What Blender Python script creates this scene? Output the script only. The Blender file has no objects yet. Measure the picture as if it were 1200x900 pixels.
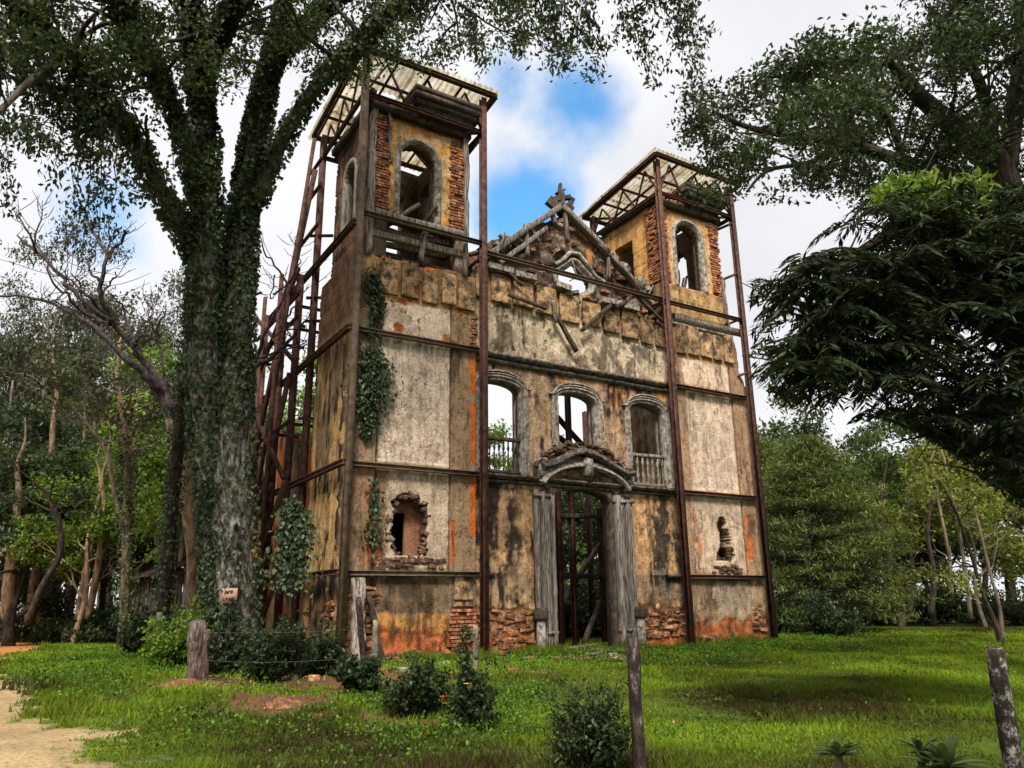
import bpy, math, random
import numpy as np
from mathutils import Vector, Matrix
C = bpy.context.scene.collection
SC = bpy.context.scene
rnd = random.Random(7)
NR = np.random.default_rng(11)

# ------------------------------------------------------------------ camera, sky, sun, exposure
F = 907.67
YAW, PITCH, ROLL = 0.55656, 0.27998, -0.01366
CAM = np.array([-7.0086, -19.5925, 1.3445])
def _basis():
    y, p, r = YAW, PITCH, ROLL
    fwd = np.array([math.sin(y)*math.cos(p), math.cos(y)*math.cos(p), math.sin(p)])
    right = np.array([math.cos(y), -math.sin(y), 0.0]); up = np.cross(right, fwd)
    return math.cos(r)*right+math.sin(r)*up, -math.sin(r)*right+math.cos(r)*up, fwd
BR, BU, BW = _basis()
cd = bpy.data.cameras.new('camera'); cam = bpy.data.objects.new('camera', cd); C.objects.link(cam)
cd.sensor_width = 36; cd.lens = F/1200*36; cd.clip_start = .1; cd.clip_end = 3000
m = Matrix(((BR[0], BU[0], -BW[0], CAM[0]), (BR[1], BU[1], -BW[1], CAM[1]), (BR[2], BU[2], -BW[2], CAM[2]), (0, 0, 0, 1)))
cam.matrix_world = m; SC.camera = cam

SUN_EL, SUN_AZ = math.radians(48), math.radians(212)      # azimuth clockwise from +Y
w = bpy.data.worlds.new('World'); SC.world = w; w.use_nodes = True
nt = w.node_tree; N = nt.nodes; L = nt.links
bg = N['Background']; bg.inputs['Strength'].default_value = 0.1
sky = N.new('ShaderNodeTexSky'); sky.sky_type = 'NISHITA'; sky.sun_disc = False
sky.sun_elevation = SUN_EL; sky.sun_rotation = SUN_AZ
tc = N.new('ShaderNodeTexCoord'); nz = N.new('ShaderNodeTexNoise'); nz.inputs['Scale'].default_value = 3.4
nz.inputs['Detail'].default_value = 9; nz.inputs['Roughness'].default_value = .58
L.new(tc.outputs['Generated'], nz.inputs['Vector'])
def sky_dir(u, v):
    d = BW*F+BR*(u-600)-BU*(v-450); return d/np.linalg.norm(d)
acc = None
for (u, v, r, s) in ((668, 108, .15, 1.25), (600, 235, .17, 1.1), (600, 95, .10, 1.1), (120, 250, .10, .55), (270, 225, .06, .6), (395, 150, .05, .6)):
    dn = N.new('ShaderNodeVectorMath'); dn.operation = 'DISTANCE'; dn.inputs[1].default_value = tuple(sky_dir(u, v))
    L.new(tc.outputs['Generated'], dn.inputs[0])
    mr = N.new('ShaderNodeMapRange'); mr.interpolation_type = 'SMOOTHSTEP'
    mr.inputs[1].default_value = 0; mr.inputs[2].default_value = r; mr.inputs[3].default_value = s; mr.inputs[4].default_value = 0
    L.new(dn.outputs['Value'], mr.inputs[0])
    if acc is None: acc = mr.outputs[0]
    else:
        a = N.new('ShaderNodeMath'); a.operation = 'MAXIMUM'; L.new(acc, a.inputs[0]); L.new(mr.outputs[0], a.inputs[1]); acc = a.outputs[0]
ad = N.new('ShaderNodeMath'); ad.operation = 'MULTIPLY_ADD'; ad.inputs[1].default_value = .34; L.new(acc, ad.inputs[0])
L.new(nz.outputs['Fac'], ad.inputs[2])
cr = N.new('ShaderNodeMapRange'); cr.interpolation_type = 'SMOOTHSTEP'
cr.inputs[1].default_value = .62; cr.inputs[2].default_value = .92; L.new(ad.outputs[0], cr.inputs[0])
nz2 = N.new('ShaderNodeTexNoise'); nz2.inputs['Scale'].default_value = 2.2; nz2.inputs['Detail'].default_value = 6
L.new(tc.outputs['Generated'], nz2.inputs['Vector'])
cl = N.new('ShaderNodeMapRange'); cl.inputs[1].default_value = .3; cl.inputs[2].default_value = .7; cl.inputs[3].default_value = 7.0; cl.inputs[4].default_value = 9.3
L.new(nz2.outputs['Fac'], cl.inputs[0])
cc = N.new('ShaderNodeVectorMath'); cc.operation = 'SCALE'; cc.inputs[0].default_value = (.98, .985, 1.02); L.new(cl.outputs[0], cc.inputs['Scale'])
skm = N.new('ShaderNodeMix'); skm.data_type = 'RGBA'
bl = N.new('ShaderNodeMix'); bl.data_type = 'RGBA'; bl.blend_type = 'MULTIPLY'; bl.inputs[0].default_value = 1
L.new(sky.outputs[0], bl.inputs[6]); bl.inputs[7].default_value = (1.2, 2.3, 2.6, 1)
L.new(cr.outputs[0], skm.inputs[0]); L.new(cc.outputs[0], skm.inputs[6]); L.new(bl.outputs[2], skm.inputs[7])
L.new(skm.outputs[2], bg.inputs['Color'])
sd = bpy.data.lights.new('sun', 'SUN'); so = bpy.data.objects.new('sun', sd); C.objects.link(so)
sd.energy = 4.8; sd.angle = math.radians(14); sd.color = (1, .93, .82)
sv = Vector((math.sin(SUN_AZ)*math.cos(SUN_EL), math.cos(SUN_AZ)*math.cos(SUN_EL), math.sin(SUN_EL)))
so.rotation_euler = sv.to_track_quat('Z', 'Y').to_euler()
SC.view_settings.view_transform = 'Standard'; SC.view_settings.look = 'None'; SC.view_settings.exposure = 0.28; SC.view_settings.gamma = 1
SC.render.engine = 'CYCLES'; SC.cycles.max_bounces = 5; SC.cycles.transparent_max_bounces = 4

# ------------------------------------------------------------------ authoring helpers: a photo point on a real plane / at a real depth
def ray(u, v): return BW*F+BR*(u-600)-BU*(v-450)
def onY(u, v, y): d = ray(u, v); return CAM+d*((y-CAM[1])/d[1])
def onX(u, v, x): d = ray(u, v); return CAM+d*((x-CAM[0])/d[0])
def atD(u, v, dep): return CAM+ray(u, v)/F*dep
def pxof(P):
    d = P-CAM; z = d@BW; return 600+F*(d@BR)/z, 450-F*(d@BU)/z, z
def gz(x, y):
    x = np.asarray(x, float); y = np.asarray(y, float)
    t = np.clip((y+11)/8.5, 0, 1); t = t*t*(3-2*t)
    far = np.clip((np.hypot(x-4, y-4)-26)/60, 0, 1)
    return -.24+.24*t+.7*far + .03*np.sin(x*.9+1)*np.cos(y*.7) + .02*np.sin(x*2.3+y*1.7)
def onG(u, v):
    z = 0.0
    for _ in range(12):
        d = ray(u, v); p = CAM+d*((z-CAM[2])/d[2]); z = float(gz(p[0], p[1]))
    return np.array([p[0], p[1], z])

# ------------------------------------------------------------------ numpy noise
_T = NR.random((256, 256))
def vnoise(x, y):
    x = np.asarray(x, float); y = np.asarray(y, float)
    xi = np.floor(x).astype(int); yi = np.floor(y).astype(int); fx = x-xi; fy = y-yi
    fx = fx*fx*(3-2*fx); fy = fy*fy*(3-2*fy)
    a = _T[xi % 256, yi % 256]; b = _T[(xi+1) % 256, yi % 256]; c = _T[xi % 256, (yi+1) % 256]; d = _T[(xi+1) % 256, (yi+1) % 256]
    return (a*(1-fx)+b*fx)*(1-fy)+(c*(1-fx)+d*fx)*fy
def fbm(x, y, o=5, g=.55):
    s = 0; a = 1; t = 0; k = 1.0
    for i in range(o):
        s = s+a*vnoise(x*k+17.3*i, y*k+9.1*i); t += a; a *= g; k *= 2.07
    return s/t
def sst(a, b, x): t = np.clip((x-a)/(b-a), 0, 1); return t*t*(3-2*t)

# ------------------------------------------------------------------ object helpers
def tag(o, label=None, cat=None, group=None, kind=None):
    if label: o['label'] = label
    if cat: o['category'] = cat
    if group: o['group'] = group
    if kind: o['kind'] = kind
    return o
def thing(name, label, cat, loc=(0, 0, 0), group=None):
    o = bpy.data.objects.new(name, None); C.objects.link(o); o.location = Vector([float(a) for a in loc]); o.empty_display_size = .3
    PLOC[o.name] = np.array([float(a) for a in loc])
    return tag(o, label, cat, group)
PLOC = {}
def link(name, me, mat=None, parent=None):
    o = bpy.data.objects.new(name, me); C.objects.link(o)
    if mat is not None and len(me.materials) == 0: me.materials.append(mat)
    if parent is not None:
        o.parent = parent
        if parent.type == 'EMPTY': o.location = -Vector(PLOC[parent.name])
    return o
def mesh_np(name, V, Q=None, T=None, smooth=False, col=None, var=None):
    """V (n,3); Q (m,4) quads; T (k,3) tris"""
    me = bpy.data.meshes.new(name); V = np.asarray(V, np.float32)
    me.vertices.add(len(V)); me.vertices.foreach_set('co', V.ravel())
    li = []; st = []; n = 0
    if Q is not None and len(Q): Q = np.asarray(Q, np.int32); li.append(Q.ravel()); st.append(np.arange(len(Q))*4); n = len(Q)*4
    if T is not None and len(T): T = np.asarray(T, np.int32); li.append(T.ravel()); st.append(n+np.arange(len(T))*3)
    li = np.concatenate(li).astype(np.int32); st = np.concatenate(st).astype(np.int32)
    me.loops.add(len(li)); me.loops.foreach_set('vertex_index', li)
    me.polygons.add(len(st)); me.polygons.foreach_set('loop_start', st)
    me.update(calc_edges=True); me.validate()
    if smooth: me.polygons.foreach_set('use_smooth', np.ones(len(me.polygons), bool))
    if col is not None:
        a = me.color_attributes.new('albedo', 'FLOAT_COLOR', 'POINT')
        c4 = np.ones((len(V), 4), np.float32); c4[:, :3] = col; a.data.foreach_set('color', c4.ravel())
    if var is not None:
        a = me.attributes.new('leafvar', 'FLOAT', 'POINT'); a.data.foreach_set('value', np.asarray(var, np.float32))
    return me
class MB:
    def __init__(s): s.V = []; s.Q = []; s.T = []; s.n = 0
    def add(s, V, Q=None, T=None):
        V = np.asarray(V, float); s.V.append(V)
        if Q is not None and len(Q): s.Q.append(np.asarray(Q)+s.n)
        if T is not None and len(T): s.T.append(np.asarray(T)+s.n)
        s.n += len(V); return s
    def box(s, x0, x1, y0, y1, z0, z1, jit=0):
        V = np.array([[x, y, z] for x in (x0, x1) for y in (y0, y1) for z in (z0, z1)], float)
        if jit: V += NR.uniform(-jit, jit, V.shape)
        return s.add(V, BOXQ)
    def beam(s, p0, p1, w, h, up=(0, 0, 1), jit=0, taper=1):
        p0 = np.asarray(p0, float); p1 = np.asarray(p1, float); d = p1-p0; d /= np.linalg.norm(d)
        a = np.cross(d, up)
        if np.linalg.norm(a) < 1e-3: a = np.cross(d, (0, 1, 0))
        a /= np.linalg.norm(a); b = np.cross(a, d)
        V = []
        for i, p in enumerate((p0, p1)):
            k = 1 if i == 0 else taper
            for sa in (-.5, .5):
                for sb in (-.5, .5): V.append(p+a*sa*w*k+b*sb*h*k)
        V = np.array(V)
        if jit: V += NR.uniform(-jit, jit, V.shape)
        return s.add(V, [[0, 1, 3, 2], [4, 6, 7, 5], [0, 4, 5, 1], [2, 3, 7, 6], [0, 2, 6, 4], [1, 5, 7, 3]])
    def timber(s, p0, p1, w, h, seg=6, wob=.02, up=(0, 0, 1)):
        """weathered timber: a bar of several segments with worn, wavering edges"""
        p0 = np.asarray(p0, float); p1 = np.asarray(p1, float); d = p1-p0; d /= np.linalg.norm(d)
        a = np.cross(d, up)
        if np.linalg.norm(a) < 1e-3: a = np.cross(d, (0, 1, 0))
        a /= np.linalg.norm(a); b = np.cross(a, d); V = []
        for i in range(seg+1):
            p = p0+(p1-p0)*i/seg+a*rnd.uniform(-wob, wob)+b*rnd.uniform(-wob, wob)
            for (sa, sb) in ((-.5, -.4), (-.4, -.5), (.4, -.5), (.5, -.4), (.5, .4), (.4, .5), (-.4, .5), (-.5, .4)):
                V.append(p+a*(sa*w+rnd.uniform(-wob, wob)*.5)+b*(sb*h+rnd.uniform(-wob, wob)*.5))
        Q = [[i*8+k, i*8+(k+1) % 8, (i+1)*8+(k+1) % 8, (i+1)*8+k] for i in range(seg) for k in range(8)]
        n = len(V); V.append(p0); V.append(p1)
        T = [[n, (k+1) % 8, k] for k in range(8)]+[[n+1, seg*8+k, seg*8+(k+1) % 8] for k in range(8)]
        return s.add(V, Q, T)
    def hbar(s, p0, p1, w, h, up=(0, 0, 1)):
        """rolled steel H section"""
        p0 = np.asarray(p0, float); p1 = np.asarray(p1, float); d = p1-p0; d /= np.linalg.norm(d)
        a = np.cross(d, up)
        if np.linalg.norm(a) < 1e-3: a = np.cross(d, (0, 1, 0))
        a /= np.linalg.norm(a); b = np.cross(a, d); t = .14
        P = [(-.5, -.5), (.5, -.5), (.5, -.5+t), (t/2, -.5+t), (t/2, .5-t), (.5, .5-t), (.5, .5), (-.5, .5), (-.5, .5-t), (-t/2, .5-t), (-t/2, -.5+t), (-.5, -.5+t)]
        V = [p+a*x*w+b*y*h for p in (p0, p1) for x, y in P]
        return s.add(V, [[k, (k+1) % 12, 12+(k+1) % 12, 12+k] for k in range(12)]+[[3, 2, 1, 0], [0, 11, 10, 3], [10, 9, 4, 3], [4, 9, 8, 7], [4, 7, 6, 5]]+[[12+i for i in q[::-1]] for q in ([3, 2, 1, 0], [0, 11, 10, 3], [10, 9, 4, 3], [4, 9, 8, 7], [4, 7, 6, 5])])
    def tube(s, pts, rad, sides=8, cap=True):
        pts = np.asarray(pts, float); n = len(pts); rad = np.broadcast_to(np.asarray(rad, float), (n,))
        tg = np.gradient(pts, axis=0); tg /= np.linalg.norm(tg, axis=1)[:, None]+1e-9
        ref = np.array([.31, .17, .93]) if abs(tg[0][2]) < .8 else np.array([1, .1, 0.])
        A = np.cross(tg, ref); A /= np.linalg.norm(A, axis=1)[:, None]+1e-9; B = np.cross(tg, A)
        th = np.arange(sides)*2*math.pi/sides
        V = pts[:, None]+rad[:, None, None]*(A[:, None]*np.cos(th)[None, :, None]+B[:, None]*np.sin(th)[None, :, None])
        i = np.arange(n-1)[:, None]*sides; k = np.arange(sides)[None]; k2 = (k+1) % sides
        Q = np.stack([i+k, i+k2, i+sides+k2, i+sides+k], -1).reshape(-1, 4)
        T = None
        V = V.reshape(-1, 3)
        if cap:
            V = np.vstack([V, pts[:1], pts[-1:]]); m_ = n*sides
            T = [[m_, (q+1) % sides, q] for q in range(sides)]+[[m_+1, (n-1)*sides+q, (n-1)*sides+(q+1) % sides] for q in range(sides)]
        return s.add(V, Q, T)
    def mesh(s, name, smooth=False, **k):
        return mesh_np(name, np.vstack(s.V), np.vstack(s.Q) if s.Q else None, np.vstack(s.T) if s.T else None, smooth, **k)
    def build(s, name, mat, parent=None, smooth=False, label=None, **k):
        o = link(name, s.mesh(name, smooth, **k), mat, parent)
        if label: o['label'] = label
        return o
BOXQ = [[0, 1, 3, 2], [4, 6, 7, 5], [0, 4, 5, 1], [2, 3, 7, 6], [0, 2, 6, 4], [1, 5, 7, 3]]

# ------------------------------------------------------------------ materials
def mat(name): m = bpy.data.materials.new(name); m.use_nodes = True; return m, m.node_tree.nodes, m.node_tree.links
def texco(N, L, scale=(1, 1, 1), kind='Object'):
    tc = N.new('ShaderNodeTexCoord'); mp = N.new('ShaderNodeMapping'); mp.inputs['Scale'].default_value = scale
    if kind == 'World':
        ge = N.new('ShaderNodeNewGeometry'); L.new(ge.outputs['Position'], mp.inputs['Vector'])
    else: L.new(tc.outputs[kind], mp.inputs['Vector'])
    return mp.outputs[0]
def noise(N, L, vec, s, d=6, r=.6):
    n = N.new('ShaderNodeTexNoise'); n.inputs['Scale'].default_value = s; n.inputs['Detail'].default_value = d; n.inputs['Roughness'].default_value = r
    L.new(vec, n.inputs['Vector']); return n.outputs['Fac']
def ramp(N, L, fac, stops):
    r = N.new('ShaderNodeValToRGB'); e = r.color_ramp.elements
    while len(e) > 1: e.remove(e[-1])
    e[0].position = stops[0][0]; e[0].color = (*stops[0][1], 1)
    for p, c in stops[1:]: q = e.new(p); q.color = (*c, 1)
    L.new(fac, r.inputs[0]); return r.outputs[0]
def mixc(N, L, a, b, f, mode='MIX'):
    x = N.new('ShaderNodeMix'); x.data_type = 'RGBA'; x.blend_type = mode
    for i, q in ((0, f), (6, a), (7, b)):
        if isinstance(q, (int, float)): x.inputs[i].default_value = q
        elif isinstance(q, tuple): x.inputs[i].default_value = (*q, 1)
        else: L.new(q, x.inputs[i])
    return x.outputs[2]
def bump(N, L, h, st, dist, bs):
    b = N.new('ShaderNodeBump'); b.inputs['Strength'].default_value = st; b.inputs['Distance'].default_value = dist
    L.new(h, b.inputs['Height']); L.new(b.outputs[0], bs.inputs['Normal'])
def simple(name, stops, scale=(1, 1, 1), ns=6, rough=.9, bd=.02, bst=.7, spec=.2, extra=None, objrand=0):
    m, N, L = mat(name); bs = N['Principled BSDF']; bs.inputs['Roughness'].default_value = rough; bs.inputs['Specular IOR Level'].default_value = spec
    v = texco(N, L, scale, 'World'); f = noise(N, L, v, ns, 8, .65)
    f2 = noise(N, L, v, ns*5, 4, .6)
    mu = N.new('ShaderNodeMath'); mu.operation = 'MULTIPLY_ADD'; mu.inputs[1].default_value = .35; L.new(f2, mu.inputs[0])
    sb = N.new('ShaderNodeMath'); sb.operation = 'SUBTRACT'; sb.inputs[1].default_value = .17; L.new(f, sb.inputs[0]); L.new(sb.outputs[0], mu.inputs[2])
    c = ramp(N, L, mu.outputs[0], stops)
    if extra:   # (color, threshold lo, hi, scale)
        e = noise(N, L, texco(N, L, (1, 1, 1), 'World'), extra[3], 6, .7)
        mr = N.new('ShaderNodeMapRange'); mr.inputs[1].default_value = extra[1]; mr.inputs[2].default_value = extra[2]; L.new(e, mr.inputs[0])
        c = mixc(N, L, c, extra[0], mr.outputs[0])
    if objrand:
        oi = N.new('ShaderNodeObjectInfo'); mr = N.new('ShaderNodeMapRange'); mr.inputs[3].default_value = 1-objrand; mr.inputs[4].default_value = 1+objrand
        L.new(oi.outputs['Random'], mr.inputs[0]); h = N.new('ShaderNodeHueSaturation'); L.new(mr.outputs[0], h.inputs['Value']); L.new(c, h.inputs['Color']); c = h.outputs[0]
    L.new(c, bs.inputs['Base Color']); bump(N, L, mu.outputs[0], bst, bd, bs); return m
# wall surface: albedo painted per vertex (plaster, stains, brick), fine grain from noise
M = {}
m, N, L = mat('old_plaster'); bs = N['Principled BSDF']; bs.inputs['Roughness'].default_value = .95; bs.inputs['Specular IOR Level'].default_value = .1
at = N.new('ShaderNodeVertexColor'); at.layer_name = 'albedo'
v = texco(N, L, (1, 1, 1), 'World'); f = noise(N, L, v, 14, 8, .75); f3 = noise(N, L, v, 3.1, 6, .7)
g1 = ramp(N, L, f, [(.32, (.34, .30, .28)), (.42, (.84, .79, .75)), (.54, (1.08, 1.0, .94)), (.68, (1.3, 1.2, 1.12))])
f4 = noise(N, L, texco(N, L, (1, 1, .16), 'World'), 9, 8, .7); g4 = ramp(N, L, f4, [(.36, (.38, .35, .31)), (.47, (.95, .94, .92)), (.7, (1.15, 1.14, 1.12))])
f5 = noise(N, L, v, 38, 5, .7); g5 = ramp(N, L, f5, [(.33, (.45, .43, .4)), (.47, (1, 1, 1)), (.7, (1.25, 1.22, 1.2))])
g2 = ramp(N, L, f3, [(.3, (.62, .58, .52)), (.5, (1.0, .99, .97)), (.65, (1.15, 1.15, 1.15))])
c = mixc(N, L, at.outputs[0], g1, 1.0, 'MULTIPLY'); c = mixc(N, L, c, g2, 1.0, 'MULTIPLY'); f6 = noise(N, L, texco(N, L, (1, 1, .8), 'World'), .9, 9, .62); ab = N.new('ShaderNodeMath'); ab.operation = 'SUBTRACT'; ab.inputs[1].default_value = .5; L.new(f6, ab.inputs[0])
ab2 = N.new('ShaderNodeMath'); ab2.operation = 'ABSOLUTE'; L.new(ab.outputs[0], ab2.inputs[0]); g6 = ramp(N, L, ab2.outputs[0], [(0, (.16, .13, .11)), (.003, (.25, .21, .18)), (.0065, (1, 1, 1))])
c = mixc(N, L, c, g6, .8, 'MULTIPLY'); c = mixc(N, L, c, g4, .55, 'MULTIPLY'); c = mixc(N, L, c, g5, .45, 'MULTIPLY')
L.new(c, bs.inputs['Base Color']); bump(N, L, f, 1, .05, bs); M['wall'] = m
M['brick'] = simple('fired_brick', [(.34, (.05, .028, .02)), (.46, (.22, .085, .04)), (.58, (.40, .17, .08)), (.7, (.38, .27, .18))], ns=6, objrand=.5, bd=.02)
M['stone'] = simple('rubble_stone', [(.36, (.025, .018, .013)), (.47, (.14, .065, .035)), (.57, (.34, .15, .065)), (.7, (.40, .27, .17))], ns=3.8, objrand=.55, bd=.03)
M['block'] = simple('ochre_stone_block', [(.36, (.03, .024, .018)), (.46, (.13, .085, .05)), (.54, (.30, .18, .085)), (.63, (.42, .28, .15)), (.75, (.52, .42, .3))], ns=3.4, objrand=.4, bd=.05, bst=1)
M['grey_stone'] = simple('weathered_grey_stone', [(.36, (.05, .042, .036)), (.46, (.17, .145, .12)), (.56, (.30, .265, .225)), (.7, (.43, .39, .34))], ns=7, objrand=.15, bd=.015)
M['ledge'] = simple('mould_black_ledge', [(.36, (.02, .018, .015)), (.5, (.085, .07, .056)), (.62, (.17, .145, .12)), (.75, (.3, .27, .23))], ns=7, bd=.02)
M['wood'] = simple('weathered_timber', [(.36, (.035, .027, .022)), (.46, (.13, .105, .085)), (.56, (.27, .23, .195)), (.7, (.42, .375, .33))], scale=(4, 4, .35), ns=6, objrand=.25, bd=.02, bst=1)
M['dark_wood'] = simple('dark_rotten_timber', [(.3, (.015, .012, .01)), (.5, (.06, .045, .035)), (.75, (.14, .11, .085))], scale=(2, 2, 1), ns=4, objrand=.25)
M['steel'] = simple('rusty_steel', [(.36, (.02, .012, .01)), (.48, (.062, .027, .020)), (.6, (.11, .042, .026)), (.75, (.17, .085, .05))], ns=6, rough=.75, spec=.3, bd=.004, objrand=.2)
M['steel_dull'] = simple('dull_brown_steel', [(.3, (.05, .035, .025)), (.5, (.12, .085, .055)), (.7, (.19, .14, .095))], ns=5, rough=.8, bd=.004)
M['sheet'] = simple('corrugated_sheet', [(.3, (.22, .15, .07)), (.45, (.50, .43, .30)), (.6, (.66, .62, .50)), (.8, (.78, .74, .64))], ns=1.2, rough=.7, bd=.004, extra=((.30, .16, .05), .58, .7, 1.8), objrand=.12)
M['orange_plaster'] = simple('orange_plaster', [(.3, (.30, .08, .03)), (.5, (.52, .15, .045)), (.7, (.60, .23, .08))], ns=3)
M['bark_pale'] = simple('pale_lichened_bark', [(.36, (.02, .017, .013)), (.47, (.13, .11, .095)), (.56, (.36, .33, .30)), (.68, (.62, .60, .56))], scale=(2.2, 2.2, .55), ns=4.5, bd=.06, bst=1)
M['bark_mid'] = simple('grey_brown_bark', [(.34, (.03, .024, .018)), (.5, (.11, .09, .07)), (.66, (.24, .205, .17))], scale=(2, 2, .5), ns=5, bd=.04)
M['bark_dark'] = simple('dark_bark', [(.3, (.012, .009, .007)), (.5, (.045, .034, .026)), (.7, (.10, .08, .065))], scale=(2, 2, .5), ns=5, bd=.04)
M['bark_dead'] = simple('dead_violet_grey_bark', [(.36, (.018, .014, .016)), (.5, (.05, .038, .042)), (.68, (.12, .09, .085))], scale=(2, 2, 1), ns=5, bd=.03)
M['bark_tan'] = simple('tan_flaking_bark', [(.34, (.055, .036, .022)), (.48, (.20, .135, .08)), (.62, (.34, .25, .16)), (.78, (.44, .36, .26))], scale=(2, 2, .5), ns=3, bd=.03)
M['bark_euc'] = simple('smooth_gum_bark', [(.34, (.07, .055, .042)), (.5, (.22, .17, .125)), (.68, (.38, .31, .24))], scale=(1, 1, .35), ns=1.2, bd=.02)
M['post'] = simple('old_fence_post', [(.36, (.012, .009, .008)), (.5, (.035, .025, .02)), (.62, (.075, .055, .045)), (.72, (.28, .25, .22))], scale=(2, 2, .8), ns=7, bd=.015)
def _translu(m, k):
    N, L = m.node_tree.nodes, m.node_tree.links; bs = N['Principled BSDF']; t = N.new('ShaderNodeBsdfTranslucent'); x = N.new('ShaderNodeMixShader'); x.inputs[0].default_value = k
    L.new(bs.inputs['Base Color'].links[0].from_socket, t.inputs[0]); L.new(bs.outputs[0], x.inputs[1]); L.new(t.outputs[0], x.inputs[2]); L.new(x.outputs[0], N['Material Output'].inputs[0])
_translu(M['sheet'], .6)
M['concrete'] = simple('mossy_concrete_post', [(.3, (.07, .06, .045)), (.5, (.19, .17, .13)), (.7, (.32, .30, .25))], ns=8)
M['stump'] = simple('split_brown_stump', [(.36, (.03, .02, .016)), (.48, (.11, .075, .06)), (.6, (.20, .155, .13)), (.74, (.42, .38, .34))], scale=(4, 4, .6), ns=6, bd=.03, bst=1)
M['lichen_post'] = simple('lichen_spotted_post', [(.38, (.014, .01, .008)), (.52, (.04, .03, .024)), (.60, (.24, .23, .21)), (.78, (.42, .41, .38))], scale=(1, 1, .7), ns=11, bd=.01)
M['soil'] = simple('red_soil', [(.36, (.06, .025, .015)), (.5, (.20, .08, .04)), (.65, (.32, .16, .09))], ns=9, bd=.05)
M['sign'] = simple('faded_pink_sign', [(.3, (.36, .22, .16)), (.6, (.52, .34, .26))], ns=8)
M['ink'] = simple('faded_red_paint', [(.3, (.08, .03, .02)), (.6, (.14, .05, .04))], ns=8)
M['wire'] = simple('galvanised_wire', [(.3, (.05, .045, .04)), (.6, (.11, .10, .09))], ns=8)
def leafmat(name, dark, light, trans=.35, gloss=.45, spec=.3):
    m, N, L = mat(name); bs = N['Principled BSDF']; out = N['Material Output']
    bs.inputs['Roughness'].default_value = gloss; bs.inputs['Specular IOR Level'].default_value = spec
    a = N.new('ShaderNodeAttribute'); a.attribute_name = 'leafvar'
    c = ramp(N, L, a.outputs['Fac'], [(0, dark), (.7, light), (1, tuple(min(1, x*1.5) for x in light))])
    L.new(c, bs.inputs['Base Color']); tr = N.new('ShaderNodeBsdfTranslucent')
    h = N.new('ShaderNodeHueSaturation'); h.inputs['Hue'].default_value = .485; h.inputs['Value'].default_value = 1.3; L.new(c, h.inputs['Color']); L.new(h.outputs[0], tr.inputs[0])
    mx = N.new('ShaderNodeMixShader'); mx.inputs[0].default_value = trans; L.new(bs.outputs[0], mx.inputs[1]); L.new(tr.outputs[0], mx.inputs[2]); L.new(mx.outputs[0], out.inputs[0]); return m
M['l_dark'] = leafmat('dark_green_leaf', (.008, .017, .006), (.035, .062, .018))
M['l_ivy'] = leafmat('ivy_leaf', (.012, .022, .010), (.060, .090, .036), .25)
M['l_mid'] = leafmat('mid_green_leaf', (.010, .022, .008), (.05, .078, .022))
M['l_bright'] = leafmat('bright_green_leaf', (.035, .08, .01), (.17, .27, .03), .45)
M['l_lighter'] = leafmat('lighter_canopy_leaf', (.02, .045, .008), (.085, .13, .025), .4)
M['l_yellow'] = leafmat('yellow_green_leaf', (.04, .06, .01), (.20, .22, .03), .4)
M['l_gum'] = leafmat('olive_gum_leaf', (.022, .028, .015), (.08, .085, .04), .3)
M['l_conifer'] = leafmat('feathery_green_leaf', (.012, .028, .008), (.13, .17, .035), .35)
M['l_long'] = leafmat('glossy_long_leaf', (.007, .014, .006), (.034, .050, .018), .25, .55, .15)
M['grass'] = leafmat('lawn_grass_blade', (.050, .042, .014), (.125, .185, .013), .35, .8, .08)
M['weed'] = leafmat('leafy_weed', (.02, .055, .006), (.09, .19, .016), .35, .6, .2)
M['flower'] = simple('red_petal', [(.3, (.5, .03, .01)), (.6, (.7, .08, .03))], ns=8)
M['yellow_flower'] = simple('yellow_petal', [(.3, (.6, .3, .02)), (.6, (.7, .45, .05))], ns=8)

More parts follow.
